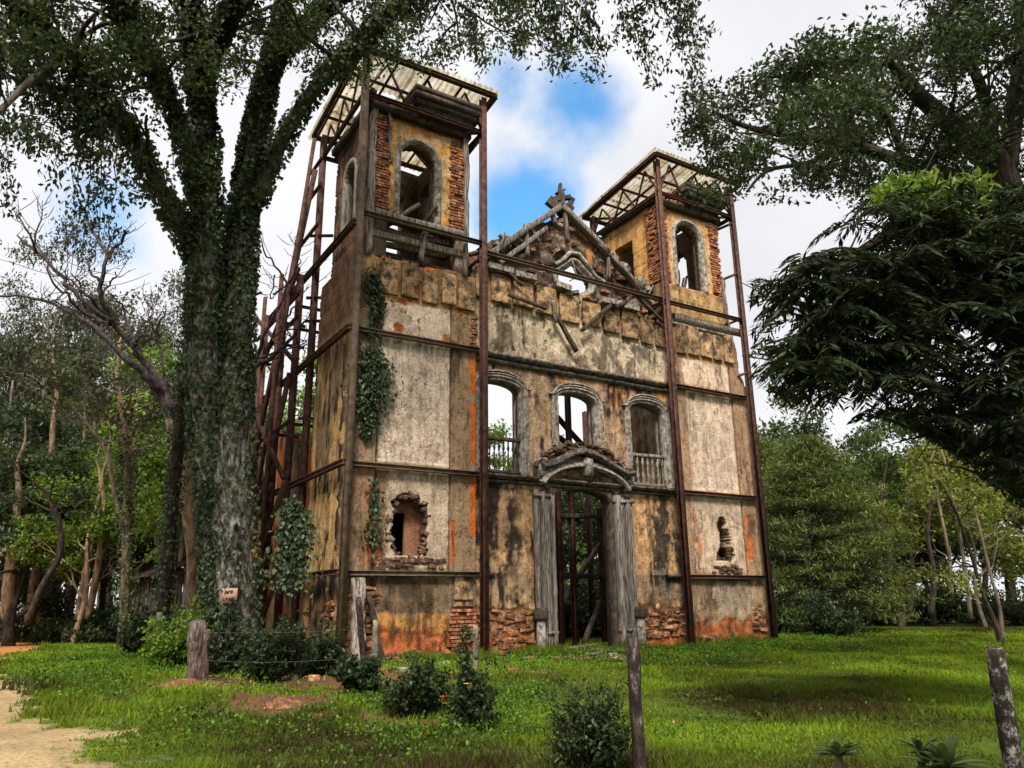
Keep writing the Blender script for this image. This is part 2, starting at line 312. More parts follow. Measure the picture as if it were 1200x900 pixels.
# ------------------------------------------------------------------ ground
def ground():
    # radial grid around the camera foot, fine near and reaching the horizon
    nr, na = 560, 520
    r = 2.2*np.power(1500/2.2, (np.arange(nr)/(nr-1))**1.35)
    th = np.linspace(YAW-1.0, YAW+1.0, na)
    Rr, Th = np.meshgrid(r, th, indexing='ij')
    X = CAM[0]+Rr*np.sin(Th); Y = CAM[1]+Rr*np.cos(Th)
    Z = gz(X, Y)+.035*(fbm(X*1.3, Y*1.3, 4)-.5)+.012*(fbm(X*9, Y*9, 3)-.5)
    col = ground_col(X, Y)
    idx = np.arange(nr*na).reshape(nr, na)
    Q = np.stack([idx[:-1, :-1], idx[:-1, 1:], idx[1:, 1:], idx[1:, :-1]], -1).reshape(-1, 4)[:, ::-1]
    V = np.stack([X, Y, Z], -1).reshape(-1, 3)
    # the rest of the circle, coarse
    th2 = np.linspace(YAW+1.0, YAW-1.0+2*math.pi, 60); r2 = 2.2*np.power(1500/2.2, np.linspace(0, 1, 80))
    R2, T2 = np.meshgrid(r2, th2, indexing='ij'); X2 = CAM[0]+R2*np.sin(T2); Y2 = CAM[1]+R2*np.cos(T2); Z2 = gz(X2, Y2)-.01
    i2 = np.arange(80*60).reshape(80, 60)+len(V)
    Q2 = np.stack([i2[:-1, :-1], i2[:-1, 1:], i2[1:, 1:], i2[1:, :-1]], -1).reshape(-1, 4)[:, ::-1]
    V2 = np.stack([X2, Y2, Z2], -1).reshape(-1, 3)
    n0 = len(V)+len(V2)                     # the disc under the photographer's feet
    ang = np.linspace(0, 2*math.pi, 32, endpoint=False)
    V3 = np.vstack([[[CAM[0], CAM[1], gz(CAM[0], CAM[1])-.02]], np.stack([CAM[0]+2.3*np.sin(ang), CAM[1]+2.3*np.cos(ang), gz(CAM[0]+2.3*np.sin(ang), CAM[1]+2.3*np.cos(ang))-.02], -1)])
    T3 = [[n0, n0+1+(k+1) % 32, n0+1+k] for k in range(32)]
    cl = np.vstack([col.reshape(-1, 3), ground_col(X2, Y2).reshape(-1, 3), np.tile([.06, .09, .02], (33, 1))])
    me = mesh_np('ground', np.vstack([V, V2, V3]), np.vstack([Q, Q2]), T3, True, col=cl)
    m, N, L = mat('ground_surface'); bs = N['Principled BSDF']; bs.inputs['Roughness'].default_value = .95; bs.inputs['Specular IOR Level'].default_value = .1
    at = N.new('ShaderNodeVertexColor'); at.layer_name = 'albedo'; v = texco(N, L, (1, 1, 1), 'World')
    f = noise(N, L, v, 18, 8, .75); g = ramp(N, L, f, [(.3, (.45, .45, .42)), (.5, (.95, .95, .95)), (.72, (1.5, 1.45, 1.35))])
    c = mixc(N, L, at.outputs[0], g, 1.0, 'MULTIPLY'); L.new(c, bs.inputs['Base Color']); bump(N, L, f, .9, .03, bs)
    return tag(link('ground', me, m), kind='structure')
def path_mask(X, Y):
    """sandy track that leaves at the photo's lower left and shows again far off, as distance from its centre line"""
    a = np.array([[-9.4, -16.], [-8.1, -11.8], [-7.6, -9.0], [-8.0, -5.], [-8.9, 3.], [-9.2, 10.], [-8.2, 18.], [-6.6, 26.], [-5.2, 50.], [-12, 120.]])
    d = np.full(np.shape(X), 1e9)
    for p, q in zip(a[:-1], a[1:]):
        t = np.clip(((X-p[0])*(q[0]-p[0])+(Y-p[1])*(q[1]-p[1]))/((q-p)**2).sum(), 0, 1)
        d = np.minimum(d, np.hypot(X-p[0]-t*(q[0]-p[0]), Y-p[1]-t*(q[1]-p[1])))
    n = fbm(X*.9, Y*.9, 4)-.5; n2 = fbm(X*5, Y*5, 3)-.5
    w = 1.55+.035*np.clip(Y+4, 0, 60)
    return sst(.45, -.25, d-w+n*2.0+n2*1.3)
def dirt_mask(X, Y):
    n = fbm(X*1.1+5, Y*1.1, 5)-.5
    def el(cx, cy, rx, ry): return 1-np.hypot((X-cx)/rx, (Y-cy)/ry)
    b = np.maximum.reduce([el(-1.6, -1.2, 3., 2.), el(-3.8, -2.8, 1.6, 1.6), el(-2.9, -6.0, 1.3, 1.6), el(-1.5, -3.8, 2.2, 2.6)*1.2, el(-2.2, -8.2, 1., 1.2)*.6, el(1.0, -4.5, 2.6, .9)*.7, el(6.2, -2.2, 3.6, 1.5)*.7, el(1.2, -.5, 3., .9), el(8, .2, 8.5, .7)])
    return sst(.12, .5, b+n*1.7+.5*(fbm(X*6, Y*6, 3)-.5))
def ground_col(X, Y):
    n = fbm(X*.5, Y*.5, 5)[..., None]; n2 = fbm(X*3+3, Y*3, 4)[..., None]
    g = np.array([.035, .07, .008])*(1-n)+np.array([.075, .12, .012])*n
    g = g*(.6+.8*n2)
    sh = sst(.5, .62, fbm(X*.22+3, Y*.22, 4))[..., None]           # drier olive turf in front of the church
    g = g*(1-.6*sh)+np.array([.075, .085, .016])*.6*sh
    d = dirt_mask(X, Y)[..., None]; n3 = fbm(X*2.2+9, Y*2.2, 4)[..., None]
    dc = np.array([.05, .03, .018])*(1-n3)+np.array([.22, .11, .055])*n3
    g = g*(1-d)+dc*d
    p = path_mask(X, Y)[..., None]
    pc = np.array([.42, .30, .16])*(.6+.7*n3); far = sst(0, 16, Y)[..., None]; pc = pc*(1-far)+np.array([.48, .21, .07])*(.7+.5*n3)*far
    g = g*(1-p)+pc*p
    wood = sst(30, 40, np.hypot(X-4, Y-2))[..., None]*(1-sst(.0, .5, (X-18)/20))[..., None]*(1-p)
    return g*(1-.5*wood)+np.array([.03, .03, .015])*.5*wood
ground()

# ------------------------------------------------------------------ church walls: height-field slabs with irregular openings
def rag(U, Z, s=3, a=.12, off=0): return (fbm(U*s+off, Z*s+off, 4)-.5)*2*a
def arch_in(U, Z, c, hw, z0, zs, zt):
    """inside of a segment- or round-headed opening"""
    r = zt-zs
    top = zs+r*np.sqrt(np.clip(1-((U-c)/hw)**2, 0, 1))
    return (np.abs(U-c) < hw) & (Z > z0) & (Z < top)
def slab(name, parent, fn_keep, fn_col, fn_dep, u0, u1, z0, z1, cell, place, out, thick, material=None, label=None):
    """place(U,Z)->xyz of front face; out = outward unit vector; fn_dep outward relief"""
    nu = int((u1-u0)/cell)+1; nz_ = int((z1-z0)/cell)+1
    u = np.linspace(u0, u1, nu); z = np.linspace(z0, z1, nz_)
    U, Z = np.meshgrid(u, z, indexing='ij')
    Uc = (U[:-1, :-1]+U[1:, 1:])/2; Zc = (Z[:-1, :-1]+Z[1:, 1:])/2
    keep = fn_keep(Uc, Zc)
    out = np.array(out, float)
    dep = fn_dep(U, Z)
    Pf = place(U, Z)+out*dep[..., None]
    Pb = place(U, Z)-out*(thick+.03*(fbm(U*2, Z*2, 3)-.5)[..., None])
    col = fn_col(U, Z)
    jit = NR.uniform(-.22, .22, U.shape)*cell
    idx = np.arange(nu*nz_).reshape(nu, nz_); n = nu*nz_
    Qa = np.stack([idx[:-1, :-1], idx[1:, :-1], idx[1:, 1:], idx[:-1, 1:]], -1)
    k = keep
    flip = np.dot(np.cross(place(np.array(1.), np.array(0.))-place(np.array(0.), np.array(0.)), place(np.array(0.), np.array(1.))-place(np.array(0.), np.array(0.))), out) < 0
    Qf = Qa[k]; Qb = (Qa[k]+n)[:, ::-1]
    if flip: Qf = Qf[:, ::-1]; Qb = Qb[:, ::-1]
    kp = np.pad(k, 1)
    sides = []
    a, b, c, d = idx[:-1, :-1], idx[1:, :-1], idx[1:, 1:], idx[:-1, 1:]
    for (p, q, nb) in ((a, b, kp[1:-1, :-2]), (b, c, kp[2:, 1:-1]), (c, d, kp[1:-1, 2:]), (d, a, kp[:-2, 1:-1])):
        s_ = k & ~nb
        sides.append(np.stack([q[s_], p[s_], p[s_]+n, q[s_]+n], -1))
    Qs = np.vstack(sides)
    if flip: Qs = Qs[:, ::-1]
    V = np.vstack([Pf.reshape(-1, 3), Pb.reshape(-1, 3)])
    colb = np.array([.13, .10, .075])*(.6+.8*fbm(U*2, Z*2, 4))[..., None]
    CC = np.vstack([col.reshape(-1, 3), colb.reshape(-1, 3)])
    Q = np.vstack([Qf, Qb, Qs]); used = np.unique(Q); re = np.full(len(V), -1); re[used] = np.arange(len(used))
    me = mesh_np(name, V[used], re[Q], None, False, col=CC[used])
    o = link(name, me, material or M['wall'], parent)
    if label: o['label'] = label
    return o
def frontY(y): return lambda U, Z: np.stack([U, np.full(np.shape(U), float(y)), Z], -1)
def sideX(x): return lambda U, Z: np.stack([np.full(np.shape(U), float(x)), U, Z], -1)
def box_m(U, Z, x0, x1, z0, z1, a=.1, soft=.04, s=2.5, off=0):
    d = np.minimum(np.minimum(U-x0, x1-U), np.minimum(Z-z0, z1-Z))
    return sst(-soft, soft, d+rag(U, Z, s, a, off))
def blend(c, m_, col, U=None, Z=None, var=.25, s=4):
    col = np.array(col, float); m_ = np.asarray(m_, float)
    v = 1+var*2*(fbm(U*s+3, Z*s+1, 4)-.5) if U is not None else 1
    return c*(1-m_[..., None])+col*(v[..., None] if U is not None else 1)*m_[..., None]
TAN = (.35, .26, .17); PALE = (.66, .57, .48); LIGHT = (.48, .41, .30); OCH = (.50, .31, .12); ORG = (.52, .15, .04)
BLK = (.035, .03, .026); BRN = (.16, .11, .07); GRYP = (.30, .27, .22)
LEDGES = (2.3, 5.12, 8.91)
def stains(U, Z, k=1.0):
    s = .75*fbm(U*4.5+2, Z*.55, 4)+.25*fbm(U*11, Z*.5, 3); t = 0
    for l in (*LEDGES, 12.3, 16.0):
        t = t+np.exp(-np.clip(l-Z, 0, 9)/.55)*(Z < l)
    blot = sst(.48, .62, fbm(U*1.3+8, Z*1.3, 6)); s = s+.25*(vnoise(U*13, Z*5)-.5)
    return np.clip(sst(.62, .36, s-.20*t)*.0+sst(.47, .68, s+.19*t)*(.4+.6*blot)*k, 0, 1)
def brickdep(U, Z, h=.085, w_=.26):
    row = np.floor(Z/h); fz = Z/h-row; fu = (U/w_+(row % 2)*.5) % 1
    return -.02*(np.minimum(fz, 1-fz) < .16)-(np.minimum(fu, 1-fu) < .06)*.02
def col_tower(U, Z):         # U measured from the tower's outer corner 0 .. 3.9
    c = np.ones(U.shape+(3,))*np.array(TAN)
    c = c*(.75+.5*fbm(U*1.2, Z*1.2, 4))[..., None]
    c = blend(c, box_m(U, Z, .84, 3.04, 5.2, 8.8, .05), PALE, U, Z, .22, 3)
    c = blend(c, box_m(U, Z, .84, 3.04, 8.98, 10.0, .10), (.72, .62, .51), U, Z, .3, 4)
    c = blend(c, box_m(U, Z, 1.15, 3.04, 2.4, 5.0, .22), (.58, .49, .39), U, Z, .4, 2)
    c = blend(c, box_m(U, Z, .05, 1.1, 2.5, 4.9, .35)*.8, (.30, .20, .12), U, Z, .5, 2)
    c = blend(c, box_m(U, Z, .55, .95, 2.4, 4.4, .3, off=4)*.8, (.48, .19, .07), U, Z, .4, 2)
    c = blend(c, box_m(U, Z, 0, 4, 10., 12.6, .2), (.34, .225, .11), U, Z, .6, 3)
    c = blend(c, sst(.52, .6, fbm(U*1.7+9, Z*1.7, 4))*(Z > 9.9), (.45, .30, .13), U, Z, .4, 3)
    c = blend(c, sst(.60, .66, fbm(U*2.1+1, Z*2.1, 4))*(Z > 8.9), ORG, U, Z, .4, 3)
    # below the first string course
    lo = sst(2.32, 2.22, Z)
    c = blend(c, lo, (.36, .28, .19), U, Z, .6, 3)
    c = blend(c, lo*box_m(U, Z, 1.0, 3.0, 1.15, 2.1, .1)*.85, (.17, .12, .07), U, Z, .8, 5)
    c = blend(c, box_m(U, Z, 1.0, 3.05, .55, 1.2, .12), (.50, .27, .09), U, Z, .4, 3)
    c = blend(c, box_m(U, Z, -.1, 4.1, -.5, .75, .35, .15, off=7), (.42, .14, .05), U, Z, .9, 4)
    c = blend(c, box_m(U, Z, -.1, 4.1, -.5, .22, .12, off=2)*.8, (.14, .05, .03), U, Z, .5, 3)
    c = blend(c, box_m(U, Z, 3.12, 3.95, -.5, 1.35, .08), (.40, .13, .05), U, Z, .5, 3)
    c = blend(c, box_m(U, Z, 3.12, 3.95, 1.4, 2.25, .08), (.26, .22, .17), U, Z, .5, 3)
    c = blend(c, box_m(U, Z, 3.70, 3.96, 5.35, 8.6, .03, off=3)*(np.abs(Z-7.35) > .12), (.60, .17, .04), U, Z, .3, 4); c = blend(c, box_m(U, Z, 3.70, 3.96, 3.3, 4.95, .03, off=3), (.60, .17, .04), U, Z, .3, 4); c = blend(c, box_m(U, Z, 3.09, 3.24, 2.5, 3.7, .03), (.58, .18, .05), U, Z, .3, 4)
    st = stains(U, Z, .75)*(1-.9*box_m(U, Z, 3.7, 4, 3, 8.8, .01))*(1-.55*box_m(U, Z, .84, 3.04, 2.6, 8.5, .1))
    c = blend(c, st, BLK)
    j = np.minimum(np.abs(U-.82), np.abs(U-3.06)) < .03
    c = np.where((j & (Z > 2.3) & (Z < 10))[..., None], c*.35, c)
    return np.clip(c, .008, .9)
def dep_tower(U, Z):
    d = .035*(fbm(U*3, Z*3, 5)-.5)
    d = d-.05*box_m(U, Z, .86, 3.02, 5.25, 8.85, .01, .015)-.05*box_m(U, Z, .86, 3.02, 2.45, 5.05, .01, .015)
    d = d-.06*(np.minimum(np.abs(U-.82), np.abs(U-3.06)) < .03).astype(float)
    lowb = box_m(U, Z, 3.12, 3.95, -.5, 1.35, .08); d = d+lowb*(brickdep(U, Z)-.04)
    loose = sst(.60, .63, fbm(U*2.1+1, Z*2.1, 4))*(Z > 8.9); d = d-loose*.05
    d = d-box_m(U, Z, -.1, .95, -.5, 2.1, .2)*.07
    d = d-.05*sst(.3, .1, Z-.6+rag(U, Z, 2, .3))
    return d
def col_mid(U, Z):
    c = np.ones(U.shape+(3,))*np.array((.43, .315, .21)); c = c*(.6+.8*fbm(U*1.4, Z*1.4, 5))[..., None]
    c = blend(c, box_m(U, Z, 4, 6.1, .9, 4.95, .2), (.60, .40, .22), U, Z, .35, 2.5)
    c = blend(c, box_m(U, Z, 9.9, 12, .9, 4.95, .2), (.58, .37, .19), U, Z, .35, 2.5)
    c = blend(c, box_m(U, Z, 4, 12.1, 9.05, 10.7, .15), (.60, .52, .41), U, Z, .5, 2.5)
    c = blend(c, box_m(U, Z, 4, 12.1, 5.2, 8.8, .1)*.8, (.46, .33, .22), U, Z, .5, 2.6)
    c = blend(c, sst(.56, .64, fbm(U*1.8+4, Z*1.1, 4))*(Z > 7.9)*(Z < 8.9), (.55, .27, .08), U, Z, .4, 3)
    # large black mould blooms (both sides of the doorway)
    s = fbm(U*3+6, Z*.8, 5)
    s = s+.22*(vnoise(U*12, Z*12)-.5)+.15*(vnoise(U*6, Z*6)-.5); b1 = box_m(U, Z, 4.0, 5.6, 2.2, 5.3, .6, .3, 1.3); b2 = box_m(U, Z, 10.5, 12.3, 1.2, 5.2, .5, .3, 1.3, 3)
    c = blend(c, np.clip(b1*sst(.26, .5, s), 0, 1)*.75, (.17, .135, .10), U, Z, .6, 4); c = blend(c, np.clip(b2*sst(.24, .5, s), 0, 1)*.75, (.17, .14, .105), U, Z, .6, 4)
    c = blend(c, np.clip(b1*sst(.40, .58, s)*1.0, 0, 1)*.96, BLK, U, Z, .8, 6)
    c = blend(c, np.clip(b2*sst(.38, .56, s), 0, 1)*.95, (.05, .043, .035), U, Z, .8, 6)
    c = blend(c, box_m(U, Z, 4, 12, 1.3, 2.5, .4)*.45, (.36, .30, .22), U, Z, .8, 4)
    # foot of the wall: rubble laid bare
    c = blend(c, box_m(U, Z, 3.9, 12.2, -.5, 1.35, .22), (.34, .20, .10), U, Z, .9, 5)
    c = blend(c, box_m(U, Z, 3.9, 12.2, -.5, .55, .22), (.44, .15, .055), U, Z, .7, 3)
    c = blend(c, stains(U, Z, 1.0), BLK)
    m2 = sst(.42, .64, fbm(U*2.6+3, Z*1.3, 6)+.12*(vnoise(U*15, Z*12)-.5))*(Z > 9)*(Z < 11); c = blend(c, m2*.8, (.085, .07, .055), U, Z, .6, 5); c = blend(c, sst(.53, .58, fbm(U*2.2+23, Z*2.2, 6)+.1*(vnoise(U*14, Z*14)-.5))*(Z > 9)*(Z < 10.8)*.8, (.62, .54, .40), U, Z, .3, 5)
    up = sst(10.6, 10.8, Z); c = blend(c, up, (.33, .23, .12), U, Z, .7, 3)
    c = blend(c, up*sst(.48, .62, fbm(U*2, Z*2, 5)), (.10, .08, .06), U, Z, .7, 3)
    return np.clip(c, .008, .9)
def dep_mid(U, Z):
    d = .05*(fbm(U*3, Z*3, 5)-.5)
    lo = box_m(U, Z, 3.9, 12.2, -.5, 1.3, .22); d = d-lo*.07+lo*.06*(vnoise(U*3.2, Z*7)-.3)
    m2 = sst(.52, .55, fbm(U*2.6+3, Z*1.6, 5)); return d-.02*m2
def col_gable(U, Z):
    c = np.ones(U.shape+(3,))*np.array((.27, .225, .175)); c = c*(.3+1.4*fbm(U*2.4, Z*2.4, 5))[..., None]
    c = blend(c, sst(.58, .64, fbm(U*2+3, Z*2, 4)), (.40, .20, .09), U, Z, .5, 3)
    c = blend(c, sst(.5, .62, fbm(U*1.5+13, Z*1.5, 5))*.8, (.05, .042, .035), U, Z, .5, 3)
    return np.clip(c, .008, .9)
def col_belfry(U, Z):        # U from 0 to 3.27 across the belfry
    c = np.ones(U.shape+(3,))*np.array((.34, .17, .08)); c = c*(.5+1.0*fbm(U*2.4, Z*2.4, 5))[..., None]
    c = blend(c, box_m(U, Z, .55, 2.72, 12.75, 15.95, .10), (.66, .37, .12), U, Z, .4, 2)
    c = blend(c, box_m(U, Z, .55, 2.72, 12.75, 15.95, .10)*sst(.5, .65, fbm(U*2+7, Z*2, 4))*.7, (.70, .55, .33), U, Z, .3, 3)
    c = blend(c, sst(16.0, 16.15, Z), (.13, .08, .055), U, Z, .6, 3)
    c = blend(c, stains(U, Z, .35), BLK)
    return np.clip(c, .008, .9)
def dep_belfry(U, Z):
    p = box_m(U, Z, .55, 2.72, 12.75, 15.95, .10)
    return .03*(fbm(U*3, Z*3, 4)-.5)+(1-p)*(-.06)
def col_side(U, Z):
    c = np.ones(U.shape+(3,))*np.array((.60, .41, .19)); c = c*(.6+.8*fbm(U*1.2+3, Z*1.2, 5))[..., None]
    c = blend(c, sst(.50, .62, fbm(U*1.2, Z*.5+4, 4))*(Z > 5.1)*.8, (.20, .155, .10), U, Z, .5, 3)
    c = blend(c, sst(9.2, 9.5, Z+rag(U, Z)), (.20, .12, .07), U, Z, .7, 3)
    c = blend(c, sst(2.35, 2.2, Z)*.8, (.30, .17, .08), U, Z, .7, 3)
    c = blend(c, stains(U, Z, 1.0), BLK)
    return np.clip(c, .008, .9)
def dep_side(U, Z): return .05*(fbm(U*2.5+4, Z*2.5, 5)-.5)-.03*(np.abs((Z % .62)-.3) < .02)*(Z > 9.3)
def col_in(U, Z): return np.clip(np.ones(U.shape+(3,))*np.array((.36, .28, .18))*(.5+1.0*fbm(U*1.5, Z*1.5, 5))[..., None]*(1-.7*stains(U, Z)[..., None]), .01, .9)
def dep0(U, Z): return .04*(fbm(U*2, Z*2, 4)-.5)

church = thing('ruined_church', 'roofless ruined baroque church front with two square bell towers and stained peeling plaster', 'church', (8, .4, 0))
TH = .75
def hole_l(U, Z):
    n = rag(U, Z, 2.6, .17)
    a = (np.abs(U-1.88+.02*(Z-3.5)) < .52+n) & (Z > 2.72+n*.4) & (Z < 4.12+n)
    return a | (((U-1.82)/.36)**2+((Z-4.15)/.26)**2 < 1+n*3)
slab('tower_wall', church, lambda U, Z: ~hole_l(U, Z) & (Z < 11.25+rag(U, Z, 2, .15)), col_tower, dep_tower, 0, 3.9, -.3, 11.4, .04, frontY(0), (0, -1, 0), TH)
# rear piece behind the hole: brick lining of the blocked window
def col_lin(U, Z): return np.clip(np.ones(U.shape+(3,))*np.array((.30, .16, .10))*(.5+fbm(U*3, Z*3, 4))[..., None], 0, 1)
slab('window_lining', church, lambda U, Z: ~((np.abs(U-1.72) < .2) & (Z < 3.9)), col_lin, dep0, 1.1, 2.9, 2.45, 4.7, .08, frontY(.5), (0, -1, 0), .2, label='brown brick blocking inside the broken window hole')
# belfry storey void: corner piers with the floor beams showing between, then the arched belfry
def bel_left(U, Z): return ~arch_in(U, Z, 1.57, .62, 12.75, 14.75, 15.37)
def rough_edge(U, Z, w): return (U > .02+np.abs(rag(U, Z, 6, .10))) & (U < w-.02-np.abs(rag(U, Z, 6, .10, 5)))
slab('belfry_wall', church, lambda U, Z: (bel_left(U, Z) & (Z > 12.62)) & rough_edge(U, Z, 3.27) & (Z < 16.5+rag(U, Z, 2, .15)), col_belfry, dep_belfry, 0, 3.27, 12.4, 16.7, .045,
     lambda U, Z: np.stack([U+.29, np.full(np.shape(U), .02), Z], -1), (0, -1, 0), .5)
for x0, x1 in ((.29, .62), (3.2, 3.56)):
    slab('belfry_pier', church, lambda U, Z: np.ones(U.shape, bool), lambda U, Z: col_gable(U, Z)*1.2, dep0, x0, x1, 11.1, 12.65, .08, frontY(.03), (0, -1, 0), .5)
# left face of the left tower (U = y)
slab('tower_side_wall', church, lambda U, Z: (Z < 16.4+rag(U, Z, 2, .12)) & ~arch_in(U, Z, 1.75, .5, 12.9, 14.6, 15.1) & (U < 3.2-(Z > 11)*.05+rag(U, Z, 4, .05)) & ~((Z > 3.3) & (Z < 3.6) & (U < .25)),
     col_side, dep_side, .012, 3.25, -.3, 16.6, .06, lambda U, Z: np.stack([np.where(Z > 11.3, .29, .0)+0*U, U, Z], -1), (-1, 0, 0), .6)
slab('tower_rear_wall', church, lambda U, Z: (Z < 16) & ~arch_in(U, Z, 1.9, .65, 12.8, 14.7, 15.4), col_in, dep0, .62, 3.9, -.3, 16.2, .12, frontY(3.2), (0, 1, 0), .5)
slab('tower_inner_wall', church, lambda U, Z: (Z < 15.9) & ~arch_in(U, Z, 1.8, .5, 12.8, 14.7, 15.2), col_in, dep0, .8, 2.65, -.3, 16., .12, sideX(3.5), (1, 0, 0), .5)
# centre wall
WIN = [(4.9, .76, 5.2, 7.86, 8.13), (7.83, .80, 6.25, 7.86, 8.13), (10.84, .78, 5.2, 7.86, 8.13)]
def mid_keep(U, Z):
    k = np.ones(U.shape, bool)
    for c_, hw, z0, zs, zt in WIN: k &= ~arch_in(U, Z, c_, hw, z0, zs, zt)
    k &= ~arch_in(U, Z, 7.88, 1.2, -1, 4.55, 4.92)
    k &= Z < 11.78-.055*(U-4)+rag(U, Z, 1.6, .12)
    k &= ~((np.hypot((U-7.75)/1.05, (Z-11.9)/.55)) < 1+rag(U, Z, 3, .2))
    return k
slab('nave_front_wall', church, mid_keep, col_mid, dep_mid, 3.9, 12.1, -.3, 12., .04, frontY(.25), (0, -1, 0), .5)
# gable, set back, ragged
def ocu(U, Z):
    n = rag(U, Z, 4, .06)
    r = np.maximum.reduce([1-np.hypot((U-8.25), (Z-12.85))/.34, 1-np.hypot((U-8.25), (Z-11.95))/.36, 1-np.hypot((U-7.85), (Z-12.35))/.42, 1-np.hypot((U-8.65), (Z-12.35))/.42])
    return r+n > 0
def gab_keep(U, Z):
    top = np.where(U < 8.3, 15.1-.62*(8.3-U), 15.1-.70*(U-8.3))+rag(U, Z, 2.2, .18)+.0
    return (Z < np.clip(top, 0, 15.0)) & ~ocu(U, Z)
slab('gable_wall', church, gab_keep, col_gable, lambda U, Z: .12*(fbm(U*2, Z*2.5, 5)-.5)-.06*sst(.55, .6, fbm(U*1.6, Z*1.6, 4)), 4.0, 12.3, 11.0, 15.1, .05, frontY(.72), (0, -1, 0), .38)
# right tower
def hole_r(U, Z):
    n = rag(U, Z, 4, .10)
    a = (np.abs(U-13.85-.10*np.sin(Z*4)) < .30+n-.08*(Z-3.2)) & (Z > 2.78) & (Z < 3.9+n)
    return a | (((U-13.82)/.24)**2+((Z-4.0)/.3)**2 < 1+n*2) | (((U-14.08)/.28)**2+((Z-3.0)/.28)**2 < 1+n*3)
def rt_keep(U, Z):
    e = 15.9-np.clip((Z-8.95)/1.0, 0, 1)*.45-np.clip((Z-10.6)/1.4, 0, 1)*.28+rag(U, Z, 4, .05)
    return ~hole_r(U, Z) & (U < e) & (U > 12.1-.3*sst(10, 12, Z)) & (Z < 12.85)
def col_rt(U, Z):
    W_ = U-12.1
    c = np.ones(U.shape+(3,))*np.array((.40, .275, .18)); c = c*(.75+.5*fbm(U*1.2, Z*1.2, 4))[..., None]
    c = blend(c, box_m(U, Z, 12.55, 14.86, 5.2, 8.75, .05), (.62, .52, .43), U, Z, .3, 2.4)
    c = blend(c, box_m(U, Z, 12.5, 14.82, 9.02, 10.0, .06), (.68, .55, .44), U, Z, .3, 3)
    c = blend(c, box_m(U, Z, 12.4, 14.86, 2.4, 5.0, .1), (.54, .45, .35), U, Z, .4, 2.4)
    c = blend(c, box_m(U, Z, 14.95, 15.3, 2.8, 4.4, .3, s=4), (.48, .17, .06), U, Z, .3, 3)
    c = blend(c, box_m(U, Z, 12.5, 12.72, 2.4, 4.3, .36, s=4)*.8, (.46, .18, .07), U, Z, .3, 3)
    c = blend(c, sst(10.0, 10.1, Z), (.36, .235, .12), U, Z, .6, 3)
    c = blend(c, box_m(U, Z, 12.1, 15.2, 11.35, 11.62, .05), (.30, .27, .23), U, Z, .3, 4)
    c = blend(c, box_m(U, Z, 12.2, 15.1, 11.7, 12.6, .1), (.52, .36, .16), U, Z, .4, 3)
    lo = sst(2.32, 2.22, Z); c = blend(c, lo, (.36, .27, .17), U, Z, .6, 3)
    c = blend(c, box_m(U, Z, 13.0, 15.0, 1.1, 2.25, .15)*.85, (.11, .09, .065), U, Z, .8, 5)
    c = blend(c, box_m(U, Z, 13.2, 15.0, .9, 2.0, .3, off=5)*.6, (.48, .42, .33), U, Z, .5, 5)
    c = blend(c, box_m(U, Z, 12, 16, -.5, .85, .4, .18), (.38, .14, .055), U, Z, .9, 4)
    c = blend(c, box_m(U, Z, 12, 16, -.5, .15, .15)*.8, (.14, .05, .03), U, Z, .6, 3)
    c = blend(c, stains(U, Z, .7)*(1-.5*box_m(U, Z, 12.6, 14.9, 2.6, 8.5)), BLK)
    c = np.where(((np.abs(U-14.93) < .035) & (Z > 2.3) & (Z < 10))[..., None], c*.35, c)
    return np.clip(c, .008, .9)
def dep_rt(U, Z):
    d = .035*(fbm(U*3, Z*3, 5)-.5)-.05*box_m(U, Z, 12.6, 14.84, 5.2, 8.85, .01, .015)-.06*(np.abs(U-14.93) < .035)*(Z > 2.3)*(Z < 10)
    return d-.05*sst(.3, .1, Z-.6+rag(U, Z, 2, .3))-.04*box_m(U, Z, 14.95, 15.35, 2.8, 4.4, .22, s=3)
slab('tower_wall', church, rt_keep, col_rt, dep_rt, 11.8, 15.95, -.3, 12.9, .04, frontY(0), (0, -1, 0), TH)
def belr(U, Z): return ~arch_in(U, Z, 1.5, .68, 12.88, 14.95, 15.63)
slab('belfry_wall', church, lambda U, Z: belr(U, Z) & rough_edge(U, Z, 3.2) & (Z < 16.5+rag(U, Z, 2, .12)), lambda U, Z: blend(col_belfry(U, Z), box_m(U, Z, .3, 2.6, 13, 15.9, .2)*.55, (.58, .40, .22), U, Z, .3, 2), dep_belfry, 0, 3.2, 12.86, 16.7, .045,
     lambda U, Z: np.stack([U+11.82, np.full(np.shape(U), .02), Z], -1), (0, -1, 0), .5)
def lr_keep(U, Z): return (Z < 16.5+rag(U, Z, 2, .12)) & ~((np.abs(U-2.1) < .55) & (Z > 13.3) & (Z < 15.2)) & (U < 3.4+rag(U, Z, 4, .05))
def col_lr(U, Z):
    c = col_belfry(U*0+1.3+0*Z, Z*0+14)*0+np.array((.44, .29, .13))*(.6+.8*fbm(U*1.4, Z*1.4, 5))[..., None]
    c = blend(c, box_m(U, Z, -.2, .75, 12.5, 16, .15), (.42, .16, .06), U, Z, .5, 3)
    c = blend(c, box_m(U, Z, .75, 3.3, 13.2, 16.0, .1), (.64, .38, .14), U, Z, .35, 2)
    c = blend(c, stains(U, Z, .5), BLK); c = blend(c, sst(13.2, 13.0, Z), (.22, .18, .13), U, Z, .6, 3)
    return np.clip(c, .01, .9)
slab('tower_side_wall', church, lr_keep, col_lr, dep_side, .54, 3.5, 11.0, 16.6, .06, sideX(11.84), (-1, 0, 0), .5)
